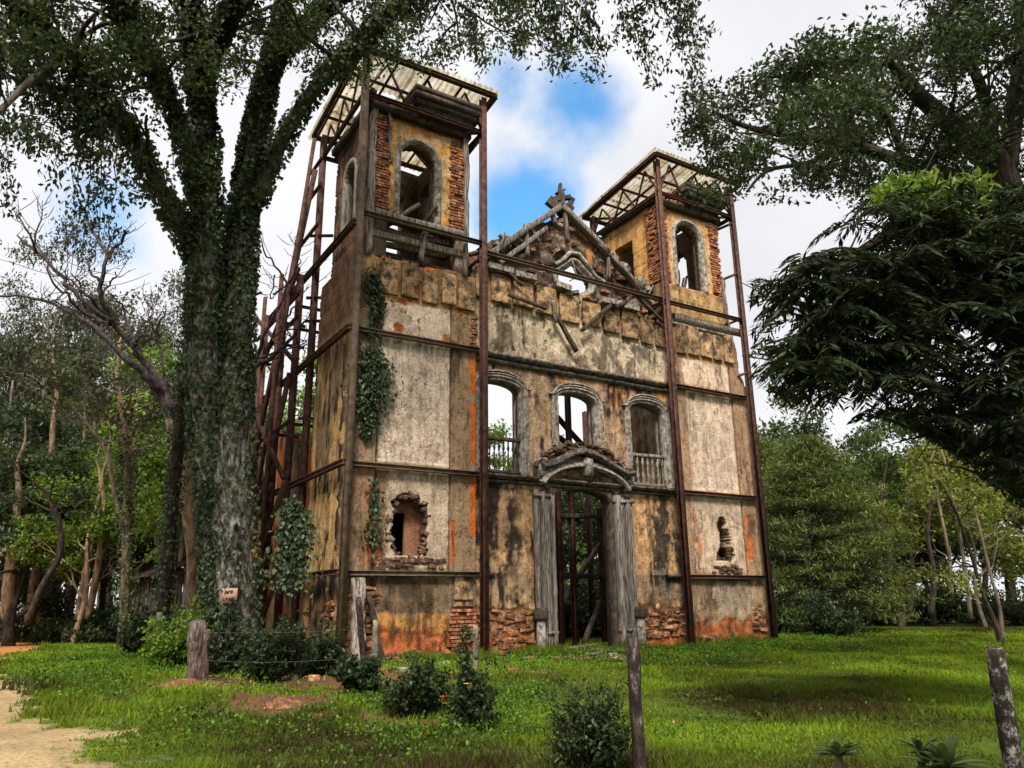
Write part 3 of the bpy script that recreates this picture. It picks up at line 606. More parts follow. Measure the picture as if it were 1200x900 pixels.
slab('tower_side_wall', church, lambda U, Z: (Z < 11.1) & ~arch_in(U, Z, 2.0, .5, -1, 3.2, 3.7), col_in, dep0, 1.06, 3.5, -.3, 11.2, .1, sideX(12.12), (-1, 0, 0), .6)
slab('tower_outer_wall', church, lambda U, Z: (Z < 16.2) & ~arch_in(U, Z, 1.9, .55, 12.9, 14.8, 15.4), col_side, dep_side, .52, 3.2, -.3, 16.4, .1, lambda U, Z: np.stack([np.where(Z > 11.3, 15.0, 15.88)+0*U, U, Z], -1), (1, 0, 0), .5)
def rear_r(U, Z): return (Z < 15.6+rag(U, Z, 2, .3)) & ~arch_in(U, Z, 13.9, .85, 12.6, 14.3, 15.1)
slab('tower_rear_wall', church, rear_r, col_in, dep0, 12.35, 14.5, -.3, 16., .1, frontY(3.25), (0, 1, 0), .5)

# ------------------------------------------------------------------ blocks, bricks and stones that can be picked out
def piece_mesh(name, seed, worn=.14, sub=True):
    """a worn unit block -0.5..0.5 with chipped corners: 24 corner vertices, hull faces"""
    r = random.Random(seed); import bmesh
    bm = bmesh.new()
    for x in (-1, 1):
        for y in (-1, 1):
            for z in (-1, 1):
                for k in range(3):
                    v = [x*.5, y*.5, z*.5]
                    for j in range(3):
                        if j != k: v[j] *= 1-r.uniform(.03, worn)*2
                    bm.verts.new(v)
    bmesh.ops.convex_hull(bm, input=bm.verts)
    me = bpy.data.meshes.new(name); bm.to_mesh(me); bm.free(); return me
BR_M = {k: [piece_mesh(k, i+len(k), wn) for i in range(5)] for k, wn in (('brick', .07), ('stone', .2), ('stone_block', .035))}
def piece(kind, matk, parent, loc, size, rot=(0, 0, 0), name=None):
    key = (kind, matk)
    if key not in PM: PM[key] = [me.copy() for me in BR_M[kind]]; [me.materials.append(M[matk]) for me in PM[key]]
    o = bpy.data.objects.new(name or kind, rnd.choice(PM[key])); C.objects.link(o); o.parent = parent
    base = Vector(PLOC.get(parent.name, (0, 0, 0))) if parent.type == 'EMPTY' else Vector((0, 0, 0))
    if parent.parent is not None and parent.type != 'EMPTY': base = Vector((0, 0, 0))
    o.location = Vector([float(a) for a in loc])-base; o.scale = size; o.rotation_euler = rot; return o
PM = {}
M['rim'] = simple('broken_wall_core', [(.36, (.02, .015, .012)), (.5, (.09, .05, .032)), (.62, (.2, .12, .075)), (.75, (.3, .22, .15))], ns=6, objrand=.4)
walls = {o.name: o for o in church.children}
w_tl = walls['tower_wall']; w_tr = walls['tower_wall.001']; w_bl = walls['belfry_wall']; w_br = walls['belfry_wall.001']; w_mid = walls['nave_front_wall']
w_sl = walls['tower_side_wall']; w_sr = walls['tower_side_wall.001']
# ochre ashlar blocks above the upper string course
def blockrow(parent, xs, z0, z1, y, prot=.10, slope=0):
    for a, b in zip(xs[:-1], xs[1:]):
        zz0 = z0+slope*(a-xs[0])+rnd.uniform(-.05, .05); zz1 = z1+slope*(a-xs[0])+rnd.uniform(-.08, .08)
        piece('stone_block', 'block', parent, ((a+b)/2, y-prot/2+.06, (zz0+zz1)/2), (b-a-rnd.uniform(.09, .17), prot+.16+rnd.uniform(-.04, .04), zz1-zz0), (0, rnd.uniform(-.02, .02), 0))
blockrow(w_tl, [.62, 1.32, 1.98, 2.62, 3.2, 3.88], 10.12, 11.12, 0)
blockrow(w_mid, [3.95, 4.5, 5.35, 6.2, 7.15, 8.1, 9.0, 9.85, 10.7, 11.4, 12.0], 10.78, 11.72, .25, .1, -.06)
blockrow(w_tr, [12.2, 12.75, 13.4, 14.05, 14.6, 15.2], 10.15, 11.2, 0)
blockrow(w_tl, [3.12, 3.86], 1.55, 2.1, 0, .05); blockrow(w_tl, [3.12, 3.5, 3.86], 1.38, 1.55, 0, .05)
for i, (x0, x1) in enumerate(((4.35, 5.3), (5.38, 6.2), (8.9, 9.8), (9.9, 10.6), (7.0, 7.6))):     # grey coping slabs over the blocks
    piece('stone_block', 'grey_stone', w_mid, ((x0+x1)/2, .2, 11.86-.055*(x0-4)+rnd.uniform(-.03, .03)), (x1-x0, .5, .2), (0, rnd.uniform(-.05, .09), 0), name='coping_slab')
# bricks at the belfry corners
def brickcol(parent, x0, x1, y, z0, z1, maxn=150, face='y'):
    z = z0; i = 0
    while z < z1:
        h = .088
        xx = x0-(rnd.uniform(0, .12) if i % 2 else 0)
        while xx < x1-.05:
            w_ = rnd.choice((.24, .25, .26, .13)); w_ = min(w_, x1-xx+.04)
            if rnd.random() < .93:
                s = rnd.uniform(-.035, .012)
                if face == 'y': piece('brick', 'brick', parent, (xx+w_/2, y-s+.03, z+h/2), (w_-.02, .2, h-.014), (rnd.uniform(-.02, .02), rnd.uniform(-.012, .012), 0))
                else: piece('brick', 'brick', parent, (y-s+.03, xx+w_/2, z+h/2), (.2, w_-.02, h-.014), (rnd.uniform(-.03, .03), 0, rnd.uniform(-.03, .03)))
            xx += w_
        z += h+.012; i += 1
brickcol(w_bl, .40, .92, .04, 12.7, 15.9); brickcol(w_bl, 3.0, 3.52, .04, 12.7, 15.6)
brickcol(w_br, 11.86, 12.22, .04, 12.9, 16.0); brickcol(w_br, 14.5, 15.0, .04, 12.9, 15.9)
brickcol(w_sr, .0, .65, 11.82, 12.95, 16.0, face='x')
brickcol(w_tl, 3.74, 3.92, .015, 8.95, 9.9)
# rubble at the foot
def rubble(parent, x0, x1, y, z0, z1, n, sx=.27, sz=.095, face='y', mk='stone'):
    for k in range(n):
        a = rnd.uniform(x0, x1); z = z0+(z1-z0)*rnd.random()**1.2
        s = (sx*rnd.uniform(.6, 1.5), .2, sz*rnd.uniform(.6, 1.4))
        r = (rnd.uniform(-.1, .1), rnd.uniform(-.22, .22), rnd.uniform(-.1, .1))
        if face == 'y': piece('stone', mk, parent, (a, y+rnd.uniform(.05, .13), z), s, r)
        else: piece('stone', mk, parent, (y+rnd.uniform(0, .06), a, z), (s[1], s[0], s[2]), (r[1], r[0], r[2]))
rubble(w_tl, .08, .98, .02, -.1, 2.05, 110); rubble(w_mid, 3.95, 6.0, .28, -.1, 1.25, 130); rubble(w_mid, 10.1, 12.0, .28, .3, 1.2, 100)
rubble(w_tl, 1.0, 3.0, .0, -.1, .25, 40); rubble(w_tr, 12.3, 15.8, .0, -.1, .35, 60); rubble(w_tr, 15.0, 15.8, .0, .4, 1.4, 35)
rubble(w_sl, .1, 1.6, .03, -.1, 1.5, 70, face='x')
brickcol(w_tl, 3.14, 3.88, .04, .02, 1.3)
rubble(w_tl, 1.0, 2.9, -.03, 2.36, 2.62, 40, .2, .09, mk='rim'); rubble(w_tr, 13.2, 14.6, -.05, 2.38, 2.62, 22, .2, .09, mk='rim')
for k in range(60):    # broken edge round the hole
    t = k/60*2*math.pi; a = .58+rnd.uniform(-.04, .1)
    x = 1.86+a*math.cos(t); z = 3.45+(.85+rnd.uniform(-.03, .1))*math.sin(t)
    piece('stone', 'rim', w_tl, (x+rnd.uniform(-.05, .05), .16+rnd.uniform(-.03, .1), z+rnd.uniform(-.05, .05)), (rnd.uniform(.08, .26), .24, rnd.uniform(.05, .13)), (0, rnd.uniform(-.7, .7), 0))
for k in range(44):
    t = k/44*2*math.pi; x = 13.88+.38*math.cos(t)+rnd.uniform(-.04, .04); z = 3.42+.85*math.sin(t)
    piece('stone', 'rim', w_tr, (x, .17, z), (rnd.uniform(.1, .2), .2, rnd.uniform(.06, .12)), (0, rnd.uniform(-.3, .3), 0))
# crumbled top of walls
for k in range(70):
    x = rnd.uniform(4.1, 11.9); piece('stone', 'grey_stone' if k % 2 else 'stone', w_mid, (x, rnd.uniform(.15, .7), 11.80-.055*(x-4)+rnd.uniform(-.05, .1)), (rnd.uniform(.12, .34), .25, rnd.uniform(.08, .18)), (0, rnd.uniform(-.4, .4), rnd.uniform(0, 3)))
for k in range(40):
    x = rnd.uniform(.4, 3.8); piece('stone', 'stone', w_tl, (x, rnd.uniform(.1, .6), 11.22+rnd.uniform(-.05, .08)), (rnd.uniform(.12, .3), .25, rnd.uniform(.08, .16)), (0, rnd.uniform(-.4, .4), rnd.uniform(0, 3)))

# ------------------------------------------------------------------ mouldings swept along a path in the wall plane
def sweep(path, prof, y, closed=False, plane='y', x=0):
    """path [(u,z)], prof [(offset sideways, depth outwards)]"""
    P = np.array(path, float); n = len(P); t = np.gradient(P, axis=0)
    if closed: t = np.roll(P, -1, 0)-np.roll(P, 1, 0)
    t /= np.linalg.norm(t, axis=1)[:, None]+1e-9; nn = np.stack([t[:, 1], -t[:, 0]], -1)
    V = []
    for i in range(n):
        for o_, d in prof:
            u, z = P[i]+nn[i]*o_
            V.append((u, y-d, z) if plane == 'y' else (y-d, u, z))
    k = len(prof); Q = []
    for i in range(n if closed else n-1):
        for j in range(k): Q.append([i*k+j, i*k+(j+1) % k, ((i+1) % n)*k+(j+1) % k, ((i+1) % n)*k+j])
    T = []
    mb = MB(); mb.add(V, Q)
    if not closed:
        mb.add([V[j] for j in range(k)], None, [[0, j, j+1] for j in range(1, k-1)]); mb.add([V[(n-1)*k+j] for j in range(k)], None, [[0, j+1, j] for j in range(1, k-1)])
    return mb
def archpath(c, hw, z0, zs, zt, n=16, foot=True):
    p = []
    if foot: p += [(c-hw, z0+(zs-z0)*i/5) for i in range(5)]
    r = zt-zs
    p += [(c-hw*math.cos(math.pi*i/n), zs+r*math.sin(math.pi*i/n)) for i in range(n+1)]
    if foot: p += [(c+hw, zs-(zs-z0)*i/5) for i in range(1, 6)]
    return p
FR = [(0.02, -.35), (0.02, .05), (-.045, .05), (-.05, .02), (-.07, .02), (-.08, .10), (-.13, .10), (-.14, .06), (-.155, .06), (-.16, .12), (-.205, .12), (-.205, -.3)]
for i, (c_, hw, z0, zs, zt) in enumerate(WIN):
    sweep(archpath(c_, hw, z0, zs, zt), FR, .25).build('window_frame', M['grey_stone'], church, label=('moulded grey arched window surround beside the left tower', 'moulded grey arched window surround above the doorway', 'moulded grey arched window surround beside the right tower')[i])
    # deep timber jamb lining inside
    sweep(archpath(c_, hw-.03, z0, zs, zt-.03), [(0, -.48), (0, -.3), (-.03, -.3), (-.03, -.48)], .25).build('window_jamb', M['wood'], church)
    sweep([(c_-hw-.34, zt-.20), (c_-hw-.16, zt-.20)]+[(c_+(hw+.12)*math.cos(math.pi*(1-i_/14)), zt-.13+.40*math.sin(math.pi*i_/14)) for i_ in range(1, 14)]+[(c_+hw+.16, zt-.20), (c_+hw+.34, zt-.20)], [(-.03, 0), (-.03, .10), (.0, .12), (.02, .15), (.025, .0)], .25).build('window_hood', M['grey_stone'], church)
    if i != 1:
        root = MB().timber((c_-hw+.02, .35, 6.28), (c_+hw-.02, .35, 6.28), .13, .11, 5, .01).build('balustrade', M['dark_wood'] if i == 0 else M['wood'], church, label=('dark timber balustrade in the left window', '', 'pale timber balustrade in the right window')[i])
        MB().timber((c_-hw+.02, .35, 5.27), (c_+hw-.02, .35, 5.27), .13, .1, 5, .01).build('bottom_rail', M['dark_wood'] if i == 0 else M['wood'], root)
        bm_ = None; nb = 9 if i == 0 else 7
        prof_r = [.030, .036, .024, .040, .052, .056, .045, .026, .024, .040, .024, .026, .048, .056, .04, .03, .036, .03]
        zz = np.linspace(5.3, 6.24, len(prof_r)); mb = MB(); mb.tube([(0, 0, z) for z in zz], prof_r if i else [r_*.75 for r_ in prof_r], 8)
        me = mb.mesh('baluster', True); me.materials.append(M['dark_wood'] if i == 0 else M['wood'])
        for k in range(nb):
            o = link('baluster', me, None, root); o.location = (c_-hw+.1+(2*hw-.2)*k/(nb-1), .35, 0)
# doorway: clustered timber pilasters each side, hood, keystone, jambs
def pil(x0, x1, side):
    MB().box(x0, x1, .18, .3, .0, 4.8).build('pilaster_backing', M['dark_wood'], church)
    f = np.array([0, .22, .27, .50, .55, .78, .83, 1.0]); dpt = (.10, .17, .11, .19)
    for k in range(4):
        a = x0+(x1-x0)*f[2*k]; b = x0+(x1-x0)*f[2*k+1]; dd = dpt[k if side < 0 else 3-k]
        MB().timber((( a+b)/2, .2-dd/2, .02+.1*(k % 2)), ((a+b)/2, .2-dd/2, 4.78-.06*k), b-a, dd+.06, 14, .007, up=(0, 1, 0)).build('door_pilaster', M['wood'], church)
    for z in (.55, 4.55): MB().box(x0-.03, x1+.03, .0, .2, z, z+.09, .012).build('pilaster_band', M['wood'], church)
pil(6.02, 6.66, -1); pil(9.10, 9.84, 1)
sweep(archpath(7.88, 1.18, .05, 4.55, 4.9), [(0, -.42), (0, .05), (-.05, .05), (-.05, -.42)], .25).build('door_jamb', M['dark_wood'], church)
for x in (6.05, 9.82):       # dark iron-like caps on the stumps beside the door
    mb = MB(); mb.tube([(x, -.02, -.1), (x, -.02, .95)], [.15, .13], 10); mb.build('column_stump', M['grey_stone'], church)
    mb = MB(); mb.tube([(x, -.02, .95), (x, -.02, 1.0), (x, -.02, 1.08), (x, -.02, 1.2), (x, -.02, 1.3)], [.16, .24, .2, .25, .16], 8); mb.build('column_cap', M['dark_wood'], church)
arc = lambda c, hw, zs, zt, n=14, a=1.0: [(c-hw*math.cos(math.pi*(.5-a/2)+math.pi*a*i/n) if 0 else c+hw*(2*i/n-1), zs+(zt-zs)*(1-(2*i/n-1)**2)**.72) for i in range(n+1)]
sweep(arc(7.9, 1.75, 5.0, 5.68, 18), [(-.16, -.1), (-.16, .20), (-.10, .20), (-.10, .28), (-.04, .30), (.02, .40), (.05, .40), (.06, .44), (.10, .44), (.10, -.1)], .25).build('door_hood', M['grey_stone'], church, label='curved broken stone hood over the doorway')
sweep(arc(7.9, 1.5, 4.95, 5.45, 18), [(-.22, -.05), (-.22, .1), (.22, .1), (.22, -.05)], .25).build('door_tympanum', M['block'], church)
sweep([(6.15, 5.55), (6.5, 5.62), (6.9, 5.8), (7.3, 6.02), (7.8, 6.14), (8.3, 6.06), (8.75, 5.86), (9.1, 5.7), (9.45, 5.55), (9.8, 5.65)], [(-.16, -.1), (-.16, .22), (-.08, .24), (-.06, .38), (.04, .40), (.06, .5), (.13, .5), (.14, -.1)], .25).build('upper_hood', M['ledge'], church, label='dark mouldering scrolled cornice above the hood')
MB().box(7.78, 8.06, -.22, .3, 5.3, 5.85, .02).build('keystone', M['grey_stone'], church)
for x, s in ((6.25, -1), (9.65, 1)):
    t = np.linspace(0, 5.2, 26); mb = MB(); mb.tube([(x+s*(.28-.04*q)*math.cos(q)*.8, .02, 5.45+(.28-.04*q)*math.sin(q)) for q in t], .085, 7); mb.build('scroll', M['dark_wood'], church, True)
    MB().box(x-.18, x+.18, -.05, .3, 5.15, 5.75, .04).build('pedestal_block', M['grey_stone'], church)
for k in range(70):
    x = rnd.uniform(6.3, 9.7); piece('stone', 'rim', w_mid, (x, rnd.uniform(-.1, .2), 5.5+.75*(1-((x-7.9)/1.9)**2)+rnd.uniform(-.12, .15)), (rnd.uniform(.08, .24), .22, rnd.uniform(.06, .14)), (0, rnd.uniform(-.5, .5), rnd.uniform(0, 3)))
# string courses: weathered cornice along the centre, thin ones on the towers
def course(x0, x1, z, y, d=.14, h=.13, mk='dark_wood', nm='string_course'):
    n = max(6, int((x1-x0)/.3)); V = []
    pr = [(.0, 0), (d*.5, 0), (d, h*.55), (d, h), (.0, h*1.15)]
    for i in range(n+1):
        x = x0+(x1-x0)*i/n; jz = rnd.uniform(-.012, .012); jd = rnd.uniform(-.02, .012)
        for (dd, hh) in pr: V.append((x, y+.05-(dd+.05 if dd else 0)-(jd if dd else 0), z+hh+jz-h))
    Q = [[i*5+j, i*5+(j+1) % 5, (i+1)*5+(j+1) % 5, (i+1)*5+j] for i in range(n) for j in range(5)]
    mb = MB(); mb.add(V, Q); return mb.build(nm, M[mk], church)
course(3.92, 12.08, 8.93, .25, .26, .15, 'ledge'); course(3.92, 12.08, 8.74, .25, .14, .12, 'ledge'); course(3.92, 12.08, 5.14, .25, .30, .12, 'ledge'); course(3.92, 12.08, 4.99, .25, .12, .08, 'ledge')
course(3.92, 4.6, 2.3, .25, .12); course(11.2, 12.08, 2.3, .25, .16); course(12.2, 15.9, 11.62, 0, .14, .24, 'wood'); course(12.0, 15.2, 11.3, 0, .1, .1, 'grey_stone')
# belfry arches
FB = [(0.02, -.3), (0.02, .04), (-.04, .04), (-.05, .09), (-.12, .09), (-.13, .05), (-.17, .05), (-.17, -.2)]
sweep(archpath(.29+1.57, .62, 12.72, 14.75, 15.37), FB, .02).build('belfry_arch_frame', M['grey_stone'], church)
sweep(archpath(11.82+1.5, .68, 12.88, 14.95, 15.63), FB, .02).build('belfry_arch_frame', M['grey_stone'], church)
sweep(archpath(1.75, .5, 12.9, 14.6, 15.1), [(0.02, -.3), (0.02, .05), (-.14, .05), (-.14, -.2)], .29, plane='x').build('belfry_arch_frame', M['wood'], church)
for x in (.34, 3.52): MB().timber((x, .0, 11.2), (x, .0, 16.1), .16, .2, 14, .03, up=(0, 1, 0)).build('corner_post', M['wood'], church)
MB().timber((11.9, -.02, 11.6), (11.9, -.02, 13.4), .14, .2, 8, .03, up=(0, 1, 0)).build('corner_post', M['wood'], church)
MB().timber((14.98, -.02, 11.6), (14.98, -.02, 13.6), .12, .16, 8, .03, up=(0, 1, 0)).build('corner_post', M['wood'], church)
MB().timber((.95, -.02, 14.4), (.80, -.05, 16.1), .1, .07, 6, .02).build('hanging_plank', M['wood'], church)
for (a, b, w_) in (((.4, .0, 12.62), (3.6, .0, 12.62), .2), ((.4, .05, 11.95), (3.5, .05, 11.95), .2), ((.4, .5, 12.3), (3.5, .5, 12.5), .16), ((.6, .1, 12.3), (1.6, .9, 12.6), .12), ((.45, .9, 12.1), (3.3, .7, 12.1), .16)):
    MB().timber(a, b, w_, w_, 8, .02).build('floor_beam', M['wood'], church)
MB().timber((2.02, -.02, 11.35), (2.12, -.02, 12.6), .2, .14, 6, .03).build('floor_strut', M['wood'], church)
MB().timber((2.45, -.15, 13.3), (1.95, .5, 12.5), .1, .1, 5, .02).build('broken_beam', M['dark_wood'], church)
MB().timber((1.0, .8, 12.5), (2.1, .35, 13.5), .14, .12, 5, .02).build('broken_beam', M['wood'], church)
MB().box(.7, 3.2, .5, 2.6, 11.5, 11.6).build('belfry_floor', M['dark_wood'], church)
MB().box(12.4, 14.5, .55, 2.7, 12.5, 12.62).build('belfry_floor', M['dark_wood'], church)
for q in range(5): 
    MB().timber((13.55+.1*q, 1.2, 12.7), (13.35+.22*q, 1.1, 13.9+.15*(q % 3)), .07, .07, 4, .03).build('broken_beam', M['dark_wood'], church)
# crowning cornice of rotten timber and bricks under the tin roofs
for (X0, X1) in ((.22, 3.65), (11.75, 15.1)):
    MB().timber((X0, -.05, 16.2), (X1, -.05, 16.2), .22, .24, 12, .03).build('wall_plate', M['dark_wood'], church)
    MB().timber((X0, 3.2, 16.2), (X1, 3.2, 16.2), .22, .24, 8, .03).build('wall_plate', M['dark_wood'], church)
    for xx in (X0, X1): MB().timber((xx, .0, 16.28), (xx, 3.3, 16.28), .22, .24, 8, .03).build('wall_plate', M['dark_wood'], church)
    mb = MB(); cx = X1-1.0
    for k, (zz, ww, dd) in enumerate(((16.32, .8, .12), (16.44, .95, .26), (16.58, 1.1, .40), (16.74, 1.2, .52), (16.9, 1.2, .56))):
        mb.box(cx-ww, cx+ww*.95, -.05-dd, .5, zz, zz+.15, .035)
    mb.build('cornice_remnant', M['dark_wood'], church, label='overhanging remnant of the crowning cornice')
    for k in range(46):
        piece('brick', 'brick', church, (rnd.uniform(X0, X1), rnd.uniform(-.12, .3), 16.34+rnd.random()**2*.5*(1 if k % 3 else .3)), (.26, .14, .09), (rnd.uniform(-.3, .3), rnd.uniform(-.4, .4), rnd.uniform(0, 3)), name='loose_brick')
# gable timbers, oculus, finial
G = lambda u, v, y=.5: onY(u, v, y)
for (p, q, w_, h) in (((560, 307), (655, 243), .2, .34), ((572, 318), (640, 268), .16, .2), ((658, 243), (712, 296), .2, .3), ((700, 285), (752, 340), .16, .26), ((735, 322), (778, 372), .14, .2), ((616, 262), (618, 300), .13, .16), ((618, 262), (632, 284), .12, .14), ((661, 246), (666, 284), .12, .16), ((646, 246), (650, 262), .12, .16), ((712, 292), (714, 326), .09, .1), ((585, 275), (598, 290), .1, .12)):
    MB().timber(G(*p), G(*q), w_, h, 7, .014, up=(0, 1, 0)).build('gable_timber', M['wood'], church)
for (p, q, w_) in (((577, 300), (612, 335), .08), ((650, 366), (676, 412), .13), ((648, 352), (652, 378), .1), ((682, 387), (715, 358), .12), ((722, 360), (752, 342), .12), ((745, 345), (778, 378), .1), ((596, 345), (640, 362), .1)):
    MB().timber(G(*p, -.02), G(*q, .0), w_, w_, 6, .01, up=(0, 1, 0)).build('fallen_timber', M['wood'] if rnd.random() < .6 else M['dark_wood'], church)
OC = [(7.85+.0, 12.35), ]
pth = []
for (cx, cz, r, a0, a1) in ((8.25, 12.8, .42, 40, 140), (7.8, 12.35, .48, 125, 235), (8.25, 11.95, .42, 220, 320), (8.70, 12.35, .48, -55, 55)):
    pth += [(cx+r*math.cos(math.radians(a)), cz+r*math.sin(math.radians(a))) for a in np.linspace(a0, a1, 8)]
sweep(pth, [(.0, -.05), (.0, .12), (-.06, .18), (-.13, .12), (-.15, .04), (-.24, .04), (-.26, -.05)][::1], .72, closed=True).build('oculus_frame', M['grey_stone'], church, label='curling stone moulding round the quatrefoil opening')
sweep([(7.35, 12.75), (7.7, 13.0), (8.0, 13.35), (8.4, 13.4), (8.8, 13.05), (9.1, 12.7), (9.5, 12.55)], [(-.06, 0), (-.06, .2), (.06, .24), (.08, 0)], .72).build('oculus_hood', M['grey_stone'], church)
fx, fy, fz = 7.75, .6, 15.0
fin = MB().tube([(fx, fy, fz-.2), (fx, fy, fz+.1), (fx, fy, fz+.3), (fx, fy, fz+.6), (fx, fy, fz+.75), (fx, fy, fz+1.05)], [.2, .24, .12, .14, .07, .03], 8).build('gable_finial', M['dark_wood'], church, label='broken dark stone cross-like finial on the gable peak')
for (dx, dz, r_, s_) in ((-.40, .12, .6, (.42, .2, .34)), (-.22, .34, -.5, (.34, .2, .2)), (.30, .14, -.7, (.3, .22, .3)), (.40, .36, .4, (.18, .2, .42)), (.22, .52, -.3, (.34, .2, .14)), (-.08, .56, .9, (.26, .18, .18)), (-.05, .85, .2, (.10, .1, .36)), (.08, .78, -.6, (.22, .08, .07)), (-.3, .02, .1, (.2, .2, .3))):
    piece('stone_block', 'dark_wood', fin, (fx+dx, fy, fz+dz), s_, (0, r_, rnd.uniform(-.4, .4)), name='finial_arm')

gw = [o for o in church.children if o.name.startswith('gable_wall')][0]
for k in range(110):
    x = rnd.uniform(4.3, 11.9); top = 15.0-.62*abs(8.3-x)-.2; z = rnd.uniform(11.6, top) if k % 3 else top+rnd.uniform(-.1, .12)
    if abs(x-8.25) < .95 and abs(z-12.4) < .95: continue
    piece('stone', ('grey_stone', 'rim', 'stone')[k % 3], gw, (x, .68+rnd.uniform(-.05, .06), z), (rnd.uniform(.14, .42), .22, rnd.uniform(.07, .2)), (rnd.uniform(-.3, .3), rnd.uniform(-.6, .6), rnd.uniform(-.3, .3)))
for k in range(14):
    x = rnd.uniform(4.4, 11.6); z = rnd.uniform(12.0, max(12.3, 14.7-.62*abs(8.3-x))); a = rnd.uniform(-1.3, 1.3); l = rnd.uniform(.35, 1.1)
    p = np.array([x, rnd.uniform(.3, .6), z]); q = p+np.array([math.sin(a)*l, rnd.uniform(-.15, .15), math.cos(a)*l])
    if q[2] < 15-.6*abs(8.3-q[0])+.2: MB().timber(p, q, .05, .035, 4, .006, up=(0, 1, 0)).build('broken_lath', M['wood'], church)
# lower back: remains of the nave side walls and inner supports
def nv_keep(x_): return lambda U, Z: (Z < 6.6+1.6*fbm(U*.35+x_, Z*0+2, 4)*2-1.2+rag(U, Z, 2, .3)) & ~arch_in(U, Z, 7.2, .7, 2.6, 4.6, 5.2) & ~arch_in(U, Z, 13.2, .8, -1, 4.2, 4.9)
def col_nv(U, Z):
    c = col_gable(U, Z); c = blend(c, sst(.48, .56, fbm(U*.9+2, Z*.5, 4)), (.55, .16, .05), U, Z, .3, 3)
    return blend(c, sst(.56, .62, fbm(U*.8+12, Z*.6, 4)), (.45, .35, .2), U, Z, .3, 3)
slab('nave_side_wall', church, nv_keep(1), col_nv, dep_side, 3.2, 21, -.3, 8.6, .12, sideX(.35), (-1, 0, 0), .7)
slab('nave_side_wall', church, lambda U, Z: Z < .5+.9*fbm(U*.5+4, Z*0+2, 4)+rag(U, Z, 2, .2), col_nv, dep_side, 3.4, 21, -.3, 8.0, .15, sideX(15.5), (1, 0, 0), .7)

